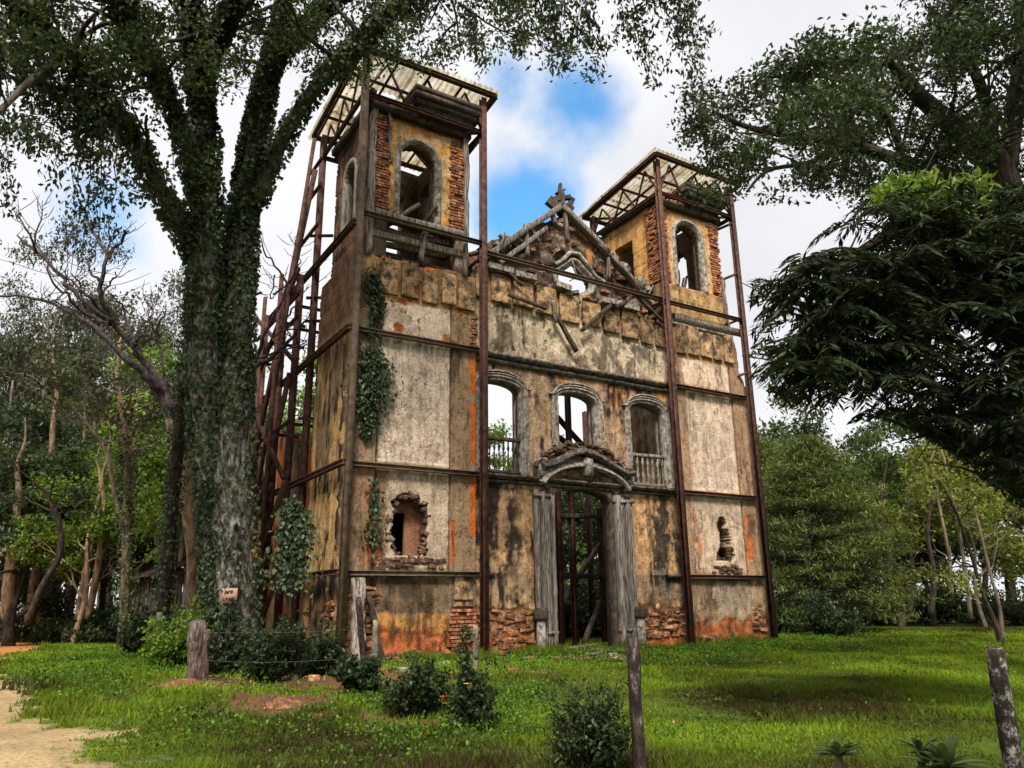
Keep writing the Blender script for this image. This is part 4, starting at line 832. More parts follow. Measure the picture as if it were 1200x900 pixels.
# ------------------------------------------------------------------ steel support frames with corrugated roofs (two towers)
def corrugated(x0, x1, y0, y1, za, zb, n):
    xs = np.linspace(x0, x1, n*6+1); V = []
    for j, (yy, zz) in enumerate(((y0, za), ((y0+y1)/2, (za+zb)/2-.02), (y1, zb))):
        for x in xs: V.append((x, yy, zz+.035*math.cos((x-x0)/(x1-x0)*n*2*math.pi)))
    k = len(xs); V = np.array(V); Q = [[j*k+i, j*k+i+1, (j+1)*k+i+1, (j+1)*k+i] for j in range(2) for i in range(k-1)]
    mb = MB(); mb.add(V, Q); return mb
def tower_frame(label, X0, X1, Y0, Y1, base, tops, roofz, left):
    fr = thing('steel_support_frame', label, 'scaffold', ((X0+X1)/2, (Y0+Y1)/2, 0), 'steel frames bracing the church towers')
    P = {'a': (X0, Y0), 'b': (X1, Y0), 'c': (X0, Y1), 'd': (X1, Y1)}
    zr0, zr1 = roofz
    for k, (x, y) in P.items():
        zt = zr0 if y < 1 else zr1
        MB().hbar((x, y, float(gz(x, y))-.3), (x, y, zt-.12), .19, .19, (0, 1, 0)).build('steel_column', M['steel_dull'] if (left and k == 'a') else M['steel'], fr)
    def rail(p, q, s=.13, mk='steel'): MB().hbar(p, q, s, s, (0, 0, 1)).build('steel_rail', M[mk], fr)
    for z in base:
        yy = Y0+.22 if z < 10 else Y0+.05
        mk = 'steel_dull' if left else 'steel'
        rail((X0, yy, z-.07), (X1+(.0 if left else .1), yy, z-.07), .13, mk)
        rail((X0, Y0, z-.06), (X0, Y1, z-.06), .13, mk) if (not left and z > 10) else None
    # roof truss
    zt = tops
    for (p, q) in (((X0, Y0, zt), (X1, Y0, zt)), ((X0, Y1, zt-.1), (X1, Y1, zt-.1)), ((X0, Y0, zt), (X0, Y1, zt-.1)), ((X1, Y0, zt), (X1, Y1, zt-.1))): rail(p, q, .12)
    for (p, q) in (((X0-.3, Y0-.3, zr0-.08), (X1+.35, Y0-.3, zr0-.08)), ((X0-.3, Y1+.3, zr1-.08), (X1+.35, Y1+.3, zr1-.08)), ((X0-.3, Y0-.3, zr0-.08), (X0-.3, Y1+.3, zr1-.08)), ((X1+.35, Y0-.3, zr0-.08), (X1+.35, Y1+.3, zr1-.08))): rail(p, q, .12)
    n = 3
    for i in range(n):
        a = X0+(X1-X0)*i/n; b = X0+(X1-X0)*(i+1)/n; m_ = (a+b)/2
        MB().beam((a, Y0, zt), (m_, Y0-.02, zr0-.16), .06, .06).build('truss_web', M['steel'], fr); MB().beam((m_, Y0, zr0-.16), (b, Y0, zt), .06, .06).build('truss_web', M['steel'], fr)
        a = Y0+(Y1-Y0)*i/n; b = Y0+(Y1-Y0)*(i+1)/n; m_ = (a+b)/2; zm = zr0+(zr1-zr0)*(i+.5)/n-.16
        for X in (X0, X1):
            MB().beam((X, a, zt), (X, m_, zm), .06, .06).build('truss_web', M['steel'], fr); MB().beam((X, m_, zm), (X, b, zt-.05), .06, .06).build('truss_web', M['steel'], fr)
    MB().beam((X0, Y0, zt), (X1, Y1, zr1-.2), .08, .08).build('roof_brace', M['steel'], fr); MB().beam((X1, Y0, zt), (X0, Y1, zr1-.2), .08, .08).build('roof_brace', M['steel'], fr)
    for i in range(5):
        y = Y0-.2+(Y1-Y0+.4)*i/4; z = zr0+(zr1-zr0)*i/4-.09
        MB().beam((X0-.3, y, z), (X1+.35, y, z), .06, .09).build('purlin', M['steel'], fr)
    for i in range(5):
        x = X0-.2+(X1-X0+.4)*i/4; MB().beam((x, Y0-.3, zr0-.16), (x, Y1+.3, zr1-.16), .06, .08).build('rafter', M['steel'], fr)
    ns = 5; wS = (X1-X0+.85)/ns; skip = (1, 1) if left else (-1, -1)
    for i in range(ns):
        for j in range(3):
            ya = Y0-.42+(Y1-Y0+.84)*j/3; yb = Y0-.42+(Y1-Y0+.84)*(j+1)/3+.12
            if (i, j) == skip: continue
            ta = (ya-Y0)/(Y1-Y0); tb = (yb-Y0)/(Y1-Y0); x0 = X0-.42+wS*i
            dz = .012*((i % 2)+j)
            corrugated(x0, x0+wS+.06, ya, yb, zr0+(zr1-zr0)*ta+dz, zr0+(zr1-zr0)*tb+dz, 5).build('corrugated_sheet', M['sheet'], fr)
    return fr
fl = tower_frame('rust brown steel frame with tin roof bracing the left bell tower', -.1, 3.98, -.34, 3.55, (2.3, 5.12, 8.91, 12.41), 16.3, (17.72, 17.15), True)
fr = tower_frame('reddish steel frame with tin roof bracing the right bell tower', 11.62, 15.55, -.34, 3.7, (2.3, 5.12, 8.91, 12.0), 16.35, (17.85, 17.3), False)
# rail that crosses the gable between the frames, with struts
MB().hbar((3.9, -.12, 12.15), (11.75, -.12, 12.05), .14, .14).build('steel_rail', M['steel_dull'], fl)
for p, q in (((565, 300), (548, 316)), ((568, 296), (545, 300)), ((565, 160), (545, 185))):
    MB().beam(onY(*p, -.3), onY(*q, .4), .08, .08).build('steel_strut', M['steel'], fl)
for (z, dx) in ((16.1, 0), (12.0, .0), (13.9, 0), (9.8, 0)):
    MB().beam((15.55, -.34, z), (15.0, .6, z-.25), .08, .08).build('steel_strut', M['steel'], fr)
# side scaffold of the nave, running back from the left tower
sc = thing('nave_scaffold', 'rusty steel scaffold of posts, rails and raking braces along the church side wall', 'scaffold', (-.3, 8, 0))
for y, zt in ((4.4, 12.1), (6.2, 12.1), (8.7, 12.1), (13.0, 9.), (17.5, 9.)):
    MB().hbar((-.35, y, -.3), (-.35, y, zt), .2, .2, (0, 1, 0)).build('steel_column', M['steel'], sc)
for z, y1 in ((2.25, 17.5), (5.05, 17.5), (8.8, 17.5), (11.98, 8.75)):
    MB().hbar((-.22, -.3, z), (-.22, y1, z), .15, .15).build('steel_rail', M['steel'], sc)
for (a, b) in (((2.8, 15.2), (9.2, 4.4)), ((9.0, 9.0), (5.0, 3.0)), ((4.2, 8.6), (8.8, 1.0)), ((8.7, 8.7), (13, 5)), ((13, 9), (17.5, 5)), ((9.3, 2.4), (5.6, 5.1))):
    MB().hbar((-.55, a[0], a[1]), (-.55, b[0], b[1]), .14, .14).build('raking_brace', M['steel'], sc)
for (a, b) in (((2.6, 16.2), (8.0, 1.0)), ((3.3, 14.0), (9.4, 2.2)), ((3.4, 11.9), (8.7, 8.8)), ((3.4, 8.8), (8.7, 11.9)), ((3.5, 5.1), (8.7, 8.7)), ((3.4, 5.0), (6.2, 2.3)), ((6.2, 5.0), (8.7, 2.3)), ((3.4, 2.3), (6.2, -.1)), ((8.7, 12), (13, 8.8))):
    MB().hbar((-.7, a[0], a[1]), (-.7, b[0], b[1]), .11, .11).build('thin_brace', M['steel'], sc)
for y, zt in ((5.3, 12.4), (7.4, 12.3), (10.5, 9.6)): MB().hbar((-.75, y, -.2), (-.75, y, zt), .12, .12, (0, 1, 0)).build('thin_post', M['steel'], sc)
for z in (3.6, 6.9, 10.3, 11.1): MB().hbar((-.6, 3.5, z), (-.6, 8.9, z), .09, .09).build('cross_bar', M['steel'], sc)
for z, y in ((13.2, 4.6), (14.6, 4.1), (15.6, 3.8)): MB().hbar((-.4, 2.6, z), (-.4, y, z), .09, .09).build('cross_bar', M['steel'], sc)
for z in (3.7, 7.0, 10.2, 11.0, 13.2):
    for y in (4.4, 6.2, 8.7):
        if z < 12: MB().hbar((-.35, y, z), (.45, y+.02, z), .09, .09, (0, 0, 1)).build('tie_bar', M['steel'], sc)
    MB().hbar((-.35, 3.6, z), (.3, 3.2, z), .08, .08, (0, 0, 1)).build('tie_bar', M['steel'], sc)
# timber shoring inside the nave, seen through door and windows
sh = thing('nave_shoring', 'dark timber and steel shoring standing inside the roofless nave behind the doorway', 'scaffold', (8, 6, 0))
for x, y, h in ((8.6, 2.6, 9.5), (9.4, 2.9, 9.5), (10.9, 3.2, 4.8), (11.4, 6.5, 9.6), (13.3, 7.0, 9.6), (9.3, 5.0, 9.5), (10.4, 5.5, 9.4)):
    MB().hbar((x, y, -.2), (x, y, h), .17, .17, (0, 1, 0)).build('shoring_post', M['steel'], sh)
for p, q in (((7.6, 2.6, 2.35), (11.6, 3.2, 2.3)), ((8.2, 2.7, 4.35), (11.4, 3.2, 4.5)), ((8.0, 2.9, .5), (11.3, 3.3, 3.9)), ((8.3, 2.7, 6.9), (11.5, 6.5, 8.9)), ((11.5, 3.4, 6.2), (8.5, 3.2, 8.6)), ((9.2, 3.2, 7.3), (13.5, 7.0, 7.4)), ((9.8, 3.0, .1), (11.0, 3.3, 1.7))):
    MB().timber(p, q, .16, .16, 8, .02).build('shoring_beam', M['dark_wood'], sh)

# ------------------------------------------------------------------ vegetation builders
def leaves(cent, L_, W_, nrm=None, droop=.3, rs=None, dirs=None, fold=.15, var=None):
    """one folded diamond leaf per centre"""
    rs = rs or NR; n = len(cent); cent = np.asarray(cent)
    if dirs is None:
        d = rs.normal(size=(n, 3)); d[:, 2] -= droop*1.5
    else: d = dirs+rs.normal(size=(n, 3))*.35
    d /= np.linalg.norm(d, axis=1)[:, None]
    up = rs.normal(size=(n, 3))*.6+np.array([0, 0, 1.]); s = np.cross(d, up); s /= np.linalg.norm(s, axis=1)[:, None]+1e-6; nn = np.cross(s, d)
    Ls = (L_*rs.uniform(.6, 1.35, n))[:, None]; Ws = (W_*rs.uniform(.7, 1.3, n))[:, None]
    V = np.stack([cent-d*Ls*.5, cent+s*Ws*.5+nn*Ws*fold, cent+d*Ls*.5, cent-s*Ws*.5+nn*Ws*fold], 1).reshape(-1, 3)
    i = np.arange(n)[:, None]*4; T = np.vstack([i+[0, 1, 2], i+[0, 2, 3]])
    vv = rs.random(n) if var is None else np.clip(var+rs.normal(0, .18, n), 0, 1)
    return V, T, np.repeat(vv, 4)
def clump_leaves(cs, rad, per, L_, W_, droop=.3, flat=.6, seed=1):
    rs = np.random.default_rng(seed); cs = np.asarray(cs); n = len(cs)
    rad = np.broadcast_to(rad, (n,)); k = np.repeat(np.arange(n), per)
    off = rs.normal(size=(len(k), 3)); off /= np.linalg.norm(off, axis=1)[:, None]; off *= (rs.random(len(k))**.45)[:, None]; off[:, 2] *= flat
    off *= (1+.35*np.sin(off[:, :1]*7+k[:, None])) 
    P = cs[k]+off*rad[k][:, None]
    cv = rs.random(n); return leaves(P, L_, W_, droop=droop, rs=rs, var=.55*cv[k]+.2)
def leafobj(name, VT, mat_, parent, label=None):
    V = np.vstack([v for v, t, a in VT]); n = 0; T = []
    for v, t, a in VT: T.append(t+n); n += len(v)
    me = mesh_np(name, V, None, np.vstack(T), False, var=np.concatenate([a for v, t, a in VT]))
    o = link(name, me, mat_, parent)
    if label: o['label'] = label
    return o
def grow(mb, p, d, ln, r, lev, tips, R, up=.1, spread=.7, nch=3, mids=None, wob=.18):
    n = 5; pts = [np.array(p, float)]; rr = [r]; d = np.array(d, float); d /= np.linalg.norm(d)
    for i in range(n):
        d = d+np.array([R.gauss(0, wob), R.gauss(0, wob), R.gauss(0, wob)+up*.3]); d /= np.linalg.norm(d)
        pts.append(pts[-1]+d*ln/n); rr.append(max(r*(1-.55*(i+1)/n), .006))
    mb.tube(pts, rr, 8 if r > .12 else (6 if r > .04 else 4), cap=False)
    if lev == 0: tips.append(pts[-1]); tips.append(pts[-2]); tips.append(pts[3]); return
    if mids is not None: mids += pts[2:]
    for k in range(nch):
        i = R.randint(2, n) if k else n
        dd = d+np.array([R.gauss(0, spread), R.gauss(0, spread), R.gauss(0, spread*.6)+up])
        grow(mb, pts[i], dd, ln*R.uniform(.6, .85), rr[i]*R.uniform(.6, .8), lev-1, tips, R, up, spread, nch, mids, wob)
def prune(mb, okf):
    V, Q, off = [], [], 0; n = 0
    for v, q in zip(mb.V, mb.Q):
        e = v[-4:].mean(0)
        if okf(e): V.append(v); Q.append(q-off+n); n += len(v)
        off += len(v)
    mb.V, mb.Q, mb.n = V, Q, n
def pathpts(pp, dens=4):
    """smooth a list of (u,v,depth,halfwidth px) into world points and radii"""
    A = np.array([list(atD(u, v, d))+[h*d/F] for u, v, d, h in pp]); n = len(A); t = np.linspace(0, n-1, (n-1)*dens+1)
    i = np.clip(t.astype(int), 0, n-2); f = (t-i)[:, None]
    P0 = A[np.clip(i-1, 0, n-1)]; P1 = A[i]; P2 = A[i+1]; P3 = A[np.clip(i+2, 0, n-1)]
    S = .5*(2*P1+(P2-P0)*f+(2*P0-5*P1+4*P2-P3)*f**2+(3*P1-P0-3*P2+P3)*f**3)
    return S[:, :3], np.maximum(S[:, 3], .008)
def ivyskin(pts, rad, n, extra=.18, L_=.13, W_=.12, seed=3, hang=.0, lo=0, hi=1):
    rs = np.random.default_rng(seed); k = lo+(hi-lo)*rs.random(n); t = k*(len(pts)-1); i = np.clip(t.astype(int), 0, len(pts)-2); f = (t-i)[:, None]
    P = pts[i]*(1-f)+pts[i+1]*f; r = rad[i]*(1-f[:, 0])+rad[i+1]*f[:, 0]
    dr = rs.normal(size=(n, 3)); tg = pts[i+1]-pts[i]; tg /= np.linalg.norm(tg, axis=1)[:, None]
    dr -= tg*(dr*tg).sum(1)[:, None]; dr /= np.linalg.norm(dr, axis=1)[:, None]
    lump = .5+1.2*vnoise(P[:, 0]*2+P[:, 1]*2+dr[:, 0]*1.5, P[:, 2]*1.4+dr[:, 1]*1.5)
    P = P+dr*(r+extra*lump*rs.random(n)**.7)[:, None]; P[:, 2] -= hang*rs.random(n)**2
    d = dr*.5+np.array([0, 0, -1.]); return leaves(P, L_, W_, dirs=d, rs=rs, var=lump-.45)

# ------------------------------------------------------------------ big ivy-covered tree
D0 = 20.8
bt = thing('ivy_covered_tree', 'huge forked tree wrapped in ivy with pale lichened trunk foot, left of the church', 'tree', atD(265, 772, D0))
limbs = {
 'left': [(258, 785, D0, 20), (256, 700, D0, 18), (253, 600, D0, 18), (240, 450, 20.6, 19), (240, 300, 20.2, 17), (240, 200, 20, 14), (234, 100, 19.6, 11), (222, 0, 19.2, 8), (205, -120, 18.8, 6)],
 'right': [(278, 785, D0, 34), (276, 740, D0, 29), (273, 650, D0, 26), (271, 560, D0, 25), (274, 450, 20.8, 20), (279, 330, 20.9, 17), (288, 230, 21, 15), (304, 130, 21, 12), (328, 40, 21, 9), (345, -70, 21, 8)],
 'leftarm': [(232, 300, 20.2, 11), (212, 262, 19.8, 11), (186, 218, 19.2, 10), (160, 165, 18.6, 9), (128, 118, 18, 8), (75, 60, 17, 8), (20, 0, 16, 9), (-50, -70, 15, 7)],
 'rightarm': [(300, 235, 21, 11), (330, 165, 20.6, 10), (368, 105, 20, 9.5), (405, 62, 19.2, 9), (450, 20, 18.4, 10), (520, -30, 17.6, 9), (620, -75, 17, 7), (740, -95, 16.5, 5)],
 'inner': [(234, 230, 20, 9), (212, 150, 19, 8), (185, 85, 18, 9), (150, 20, 17, 8), (120, -60, 16, 6)],
 'back': [(330, 60, 21, 9), (400, -10, 20.5, 8), (480, -60, 20, 6), (560, -80, 19, 4)],
 'high': [(222, 100, 19.6, 10), (262, 30, 18.8, 9), (290, -60, 18, 7)],
 'far_left': [(75, 60, 17, 7), (40, 90, 16, 5), (0, 130, 15.4, 4), (-40, 170, 15, 3)]}
LP = {k: pathpts(v, 5) for k, v in limbs.items()}
mb = MB()
for k in ('left', 'right'): mb.tube(LP[k][0], LP[k][1]*.92*(1+.10*np.sin(np.arange(len(LP[k][1]))*1.7)), 16)
V_ = np.vstack(mb.V); dn = .10*(fbm(V_[:, 0]*3+V_[:, 1]*3, V_[:, 2]*.8, 4)-.5); V_[:, 0] += dn; V_[:, 1] += dn
for k, (dx, dy) in enumerate(((.9, -.2), (.55, -.6), (-.1, -.8), (-.7, -.4), (-.8, .4))):      # root flare
    b = LP['right' if k < 3 else 'left'][0][0]; b = np.array([b[0], b[1], float(gz(b[0], b[1]))])
    mb.tube([b+np.array([dx*.2, dy*.2, 1.1]), b+np.array([dx*.55, dy*.55, .45]), b+np.array([dx*.95, dy*.95, .08]), b+np.array([dx*1.3, dy*1.3, -.1])], [.22, .26, .18, .08], 8)
mb.V = [np.vstack(mb.V)]; mb.build('trunk', M['bark_pale'], bt, True)
tips = []; R = random.Random(5)
hang = []
for k, (P_, r_) in LP.items():
    if k in ('left', 'right'): continue
    m2 = MB(); m2.tube(P_, r_*.85, 9); m2.build('limb', M['bark_mid'], bt, True)
tw = MB()
for k, dens, ln in (('left', 5, 2.2), ('right', 6, 2.2), ('leftarm', 13, 2.2), ('rightarm', 18, 2.3), ('inner', 9, 2.2), ('back', 9, 2.), ('high', 7, 2.), ('far_left', 5, 1.5)):
    P_, r_ = LP[k]; n = len(P_); s0 = {'left': .66, 'right': .66}.get(k, .28)
    for j in range(dens):
        i = min(n-1, int((s0+(1-s0)*(j+R.random())/dens)*n)); p = P_[i]
        d = np.array([R.gauss(0, 1), R.gauss(0, 1), R.gauss(.1, .5)])
        grow(tw, p, d, ln*R.uniform(.6, 1.1), min(.07, r_[i]*.5), 2, tips, R, up=-.04, spread=.8, nch=3)
LIM = ([-50, 0, 60, 130, 200, 330, 400, 560, 640, 760, 830], [260, 250, 190, 235, 120, 90, 95, 60, 75, 70, 100])
def _okb(e):
    u, v, z = pxof(e); return z > 6 and v < np.interp(u, *LIM)
# (pruned below, once pxof exists)
tips = np.array(tips)
# drop what would cover the open sky between the towers
prune(tw, _okb); tag(tw.build('branches', M['bark_dark'], bt), kind='stuff')
u_, v_, z_ = pxof(tips)
lim = np.interp(u_, [-50, 0, 60, 130, 200, 330, 400, 560, 640, 760, 830], [260, 250, 190, 235, 120, 90, 95, 60, 75, 70, 100])
ok = (v_ < lim) & (z_ > 6); tips = tips[ok]
spr = MB(); sc_ = []
for (u0, v0, u1, v1) in ((640, -40, 655, 85), (660, -30, 690, 62), (700, -60, 745, 52), (745, -60, 800, 62), (760, -60, 822, 38), (540, -30, 562, 78), (735, -20, 765, 92), (600, -40, 612, 62), (680, -30, 712, 78), (790, -50, 812, 82), (650, -20, 640, 45), (760, -40, 770, 20), (585, -20, 590, 45),
                         (5, 20, 8, 250), (30, 30, 34, 185), (60, 70, 62, 200), (110, 120, 100, 285), (95, 110, 84, 240), (140, 140, 132, 250), (165, 170, 160, 222), (120, 130, 118, 262), (-15, 40, -12, 220), (210, 150, 205, 200), (80, 80, 78, 150)):
    dd_ = 16.6 if u0 > 400 else 17.2; A = atD(u0, v0, dd_); B = atD(u1, v1, dd_-.3); n_ = max(5, int(abs(v1-v0)/11)); P_ = np.array([A*(1-t)+B*t+np.array([0, 0, .1*math.sin(t*3.1)])+NR.normal(0, .03, 3) for t in np.linspace(0, 1, n_)])
    spr.tube(P_, np.linspace(.02, .006, n_), 4, False)
    for i_ in range(n_//3, n_): sc_ += [P_[i_]+NR.normal(0, .14, 3) for _ in range(2 if u0 < 400 else 3)]
tag(spr.build('twigs', M['bark_dark'], bt), kind='stuff')
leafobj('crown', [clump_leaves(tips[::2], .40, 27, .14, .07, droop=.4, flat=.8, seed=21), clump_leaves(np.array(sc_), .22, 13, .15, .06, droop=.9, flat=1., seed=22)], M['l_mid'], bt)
leafobj('sunlit_tone_leaves', [clump_leaves(tips[1::2], .42, 24, .13, .065, droop=.4, flat=.8, seed=23)], M['l_lighter'], bt)  # lighter leaf colour stands in for sunlight on part of the crown
iv = [ivyskin(LP['left'][0], LP['left'][1]*.85, 12500, .17, seed=31, lo=.05), ivyskin(LP['right'][0], LP['right'][1]*.85, 10500, .14, seed=32, lo=.40),
      ivyskin(LP['right'][0], LP['right'][1], 1500, .10, seed=42, lo=.12, hi=.4)]
for i, k in enumerate(('leftarm', 'rightarm', 'inner', 'back', 'high')): iv.append(ivyskin(LP[k][0], LP[k][1]*.8, 2900, .12, seed=50+i, hang=.22))
# hanging curtains of ivy
hc = []
for k in range(46):
    src = R.choice(['leftarm', 'leftarm', 'inner', 'left', 'leftarm', 'rightarm']); P_, r_ = LP[src]; i = R.randint(int(len(P_)*.35), len(P_)-1)
    p = P_[i]+np.array([R.gauss(0, .5), R.gauss(0, .5), 0]); l = R.uniform(.5, 2.0)
    for q in range(int(l*9)): hc.append(p+np.array([R.gauss(0, .12), R.gauss(0, .12), -l*q/int(l*9+1)]))
hc = np.array(hc); u_, v_, z_ = pxof(hc); hc = hc[(v_ < 290) & (u_ < 180)]
iv.append(clump_leaves(hc, .22, 12, .13, .11, droop=.8, flat=1.2, seed=77))
leafobj('ivy', iv, M['l_ivy'], bt)
sgn = thing('tree_sign', 'small faded pink board with scrawled red letters nailed to the pale trunk', 'sign', atD(268, 698, D0-.85))
ps = atD(268, 698, D0-.74); sx_, sz_ = BR*.19, np.array([0, 0, .17]); nrm_ = np.array([-BW[0], -BW[1], 0]); nrm_ /= np.linalg.norm(nrm_)
mb = MB(); mb.beam(ps-sx_*2.1*.5*1.1, ps+sx_*2.1*.5*1.1, .03, .38); mb.build('board', M['sign'], sgn)
def stroke(pts, nm='letter'):
    mb = MB()
    for a, b in zip(pts[:-1], pts[1:]):
        A = ps+nrm_*.028+BR*a[0]*.2+np.array([0, 0, a[1]*.19]); B = ps+nrm_*.028+BR*b[0]*.2+np.array([0, 0, b[1]*.19]); mb.beam(A, B, .012, .022)
    mb.build(nm, M['ink'], sgn)
for s_ in ([(-.5, .7), (-.2, .3), (.1, .7)], [(-.5, .3), (-.2, .6), (0, .25)], [(.3, .7), (.55, .55), (.35, .3), (.2, .5), (.3, .7)], [(-.7, -.2), (-.7, -.6), (-.45, -.6)], [(-.3, -.2), (-.3, -.6), (-.1, -.4), (-.3, -.25)], [(.05, -.2), (.05, -.6), (.3, -.2), (.3, -.6)], [(.5, -.2), (.7, -.25), (.5, -.6), (.72, -.6)]): stroke(s_)

# ------------------------------------------------------------------ dead tree with bare violet branches
dt = thing('dead_tree', 'bare dead tree with tan flaking trunk and leafless dark branches behind the ivy tree', 'tree', onG(226, 742))
DD = 24.0
P_, r_ = pathpts([(228, 752, DD, 9), (227, 700, DD, 9), (228, 650, DD, 9), (222, 600, DD, 9), (215, 545, DD, 10), (204, 490, DD, 10)])
MB().tube(P_, r_, 10).build('trunk', M['bark_tan'], dt, True)
mb = MB()
DB = [[(206, 500, 10), (190, 466, 10), (172, 440, 9.5), (140, 412, 6), (112, 384, 5), (80, 364, 4), (40, 350, 3), (0, 346, 2.4), (-30, 340, 1.5)],
 [(204, 480, 8), (192, 456, 8), (170, 425, 7), (152, 404, 6.5), (128, 368, 6), (118, 336, 5), (124, 304, 4), (116, 280, 3), (98, 252, 1.5)], [(124, 304, 4), (136, 288, 3), (152, 270, 1.8)], [(124, 300, 2.5), (128, 275, 1.5), (127, 268, 1)],
 [(132, 376, 6), (112, 364, 5), (88, 342, 4.5), (68, 322, 4), (44, 296, 3.5), (20, 276, 1.5)], [(44, 296, 3), (38, 284, 2.5), (28, 262, 2), (18, 246, 1)], [(40, 288, 2.2), (46, 264, 1.8), (50, 244, .9)],
 [(130, 380, 5), (108, 372, 4), (84, 352, 3), (62, 330, 2), (56, 310, 1.2)], [(120, 366, 4), (102, 346, 3), (80, 326, 1.6), (68, 322, 1)],
 [(160, 404, 4), (150, 382, 3.2), (145, 362, 2.4), (132, 345, 1.2)], [(160, 400, 3.5), (168, 380, 2.5), (178, 368, 1.5), (170, 350, .8)], [(192, 440, 3), (188, 410, 2.6), (184, 392, 2), (192, 372, 1.6), (200, 366, .9)], [(184, 392, 1.8), (176, 376, 1), (172, 362, .7)],
 [(116, 330, 2.6), (104, 312, 2), (96, 300, 1)], [(118, 344, 2.4), (130, 330, 1.8), (136, 318, 1)], [(80, 364, 2.5), (64, 352, 1.4), (56, 356, .8)], [(100, 360, 3), (94, 336, 2), (84, 320, 1.2)],
 [(215, 545, 7), (250, 500, 6), (290, 440, 5), (316, 420, 5), (338, 400, 4), (350, 385, 3)], [(290, 440, 4.5), (306, 405, 4), (320, 372, 3.4), (335, 340, 2.6), (322, 310, 2), (308, 290, 1.6), (306, 270, .9)], [(320, 345, 2.4), (340, 330, 1.8), (352, 300, 1.2), (344, 285, .7)], [(306, 343, 3), (290, 348, 2.5), (270, 355, 1.5)], [(335, 372, 2.2), (352, 350, 1.6), (362, 335, .9)], [(322, 322, 1.6), (316, 350, 1.3)],
 [(300, 420, 2.5), (330, 412, 2), (360, 400, 1.4)], [(318, 395, 2), (345, 385, 1.5), (365, 372, .8)]]
R = random.Random(9)
for b in DB:
    P_, r_ = pathpts([(u, v, DD-.25*math.sin(i*.9+b[0][0])*2 if i else DD, h*.56) for i, (u, v, h) in enumerate(b)], 4); P_[1:] += NR.normal(0, .03, P_[1:].shape); mb.tube(P_, r_, 6)
    for q in range(9):
        i = R.randint(len(P_)//3, len(P_)-1); d = BR*R.gauss(0, 1)+np.array([0, 0, R.uniform(-.2, 1)]); k_ = R.uniform(.5, 1.6); mb.tube([P_[i], P_[i]+d*.2*k_+BW*R.gauss(0, .05), P_[i]+d*.36*k_+np.array([0, 0, .1]), P_[i]+d*.5*k_+BR*R.gauss(0, .12)+np.array([0, 0, .2*k_])], [r_[i]*.45, max(.012, r_[i]*.3), .011, .006], 4)
mb.build('branches', M['bark_dead'], dt, True)
# slim near-black leaning tree in front of it
lt = thing('leaning_tree', 'slender near-black leaning tree trunk left of the ivy tree', 'tree', onG(190, 775))
P_, r_ = pathpts([(188, 780, 22, 8), (193, 690, 22, 8), (202, 590, 22, 7.5), (211, 500, 22, 7), (219, 420, 21.6, 6), (227, 330, 21.2, 5), (232, 250, 21, 4)])
MB().tube(P_, r_, 9).build('trunk', M['bark_dark'], lt, True)
leafobj('ivy', [ivyskin(P_, r_, 2600, .12, .10, .09, seed=61)], M['l_ivy'], lt)

# ------------------------------------------------------------------ other trees
def stdtree(name, label, loc, H, trunk_r, bark, leafm, seed, group=None, lean=(0, 0), lev=3, per=40, lsz=(.3, .16), clr=1.1, first=.4, up=.15, spread=.75, droop=.3, nb=7, flat=.6, sprd=1.0):
    t = thing(name, label, 'tree', loc, group); R = random.Random(seed); loc = np.array(loc, float)
    n = 12; pts = [loc+np.array([lean[0]*i/n*H+.04*H*math.sin(i*.7+seed)*.4, lean[1]*i/n*H+.03*H*math.cos(i*.8+seed)*.4, H*.8*i/n-.2]) for i in range(n+1)]
    rr = [trunk_r*(1.25 if i == 0 else 1)*(1-.8*i/n) for i in range(n+1)]
    mb = MB(); mb.tube(pts, rr, 10); tips = []
    for k in range(nb):
        i = int((first+(1-first)*(k+.5)/nb)*n); a = k*2.4+R.uniform(-.4, .4)
        grow(mb, pts[i], (math.cos(a)*sprd, math.sin(a)*sprd, .35+up), H*.22*(1.15-.5*k/nb)*sprd, rr[i]*.55, lev-1, tips, R, up, spread, 3)
    grow(mb, pts[-1], (0, 0, 1), H*.18, rr[-1], lev-1, tips, R, up, spread, 3)
    mb.build('trunk', M[bark], t, True)
    leafobj('crown', [clump_leaves(np.array(tips), clr, per, *lsz, droop=droop, flat=flat, seed=seed)], M[leafm], t)
    return t
def copytree(o, loc, sc_, rz, label, group=None):
    r = o.copy(); C.objects.link(r); r.location = Vector([float(a) for a in loc]); r.scale = (sc_, sc_, sc_); r.rotation_euler = (0, 0, rz); r['label'] = label
    if group: r['group'] = group
    for ch in o.children:
        c = ch.copy(); C.objects.link(c); c.parent = r
    return r
def gpos(u, dep, v=712):
    p = atD(u, v, dep); return np.array([p[0], p[1], float(gz(p[0], p[1]))-.05])
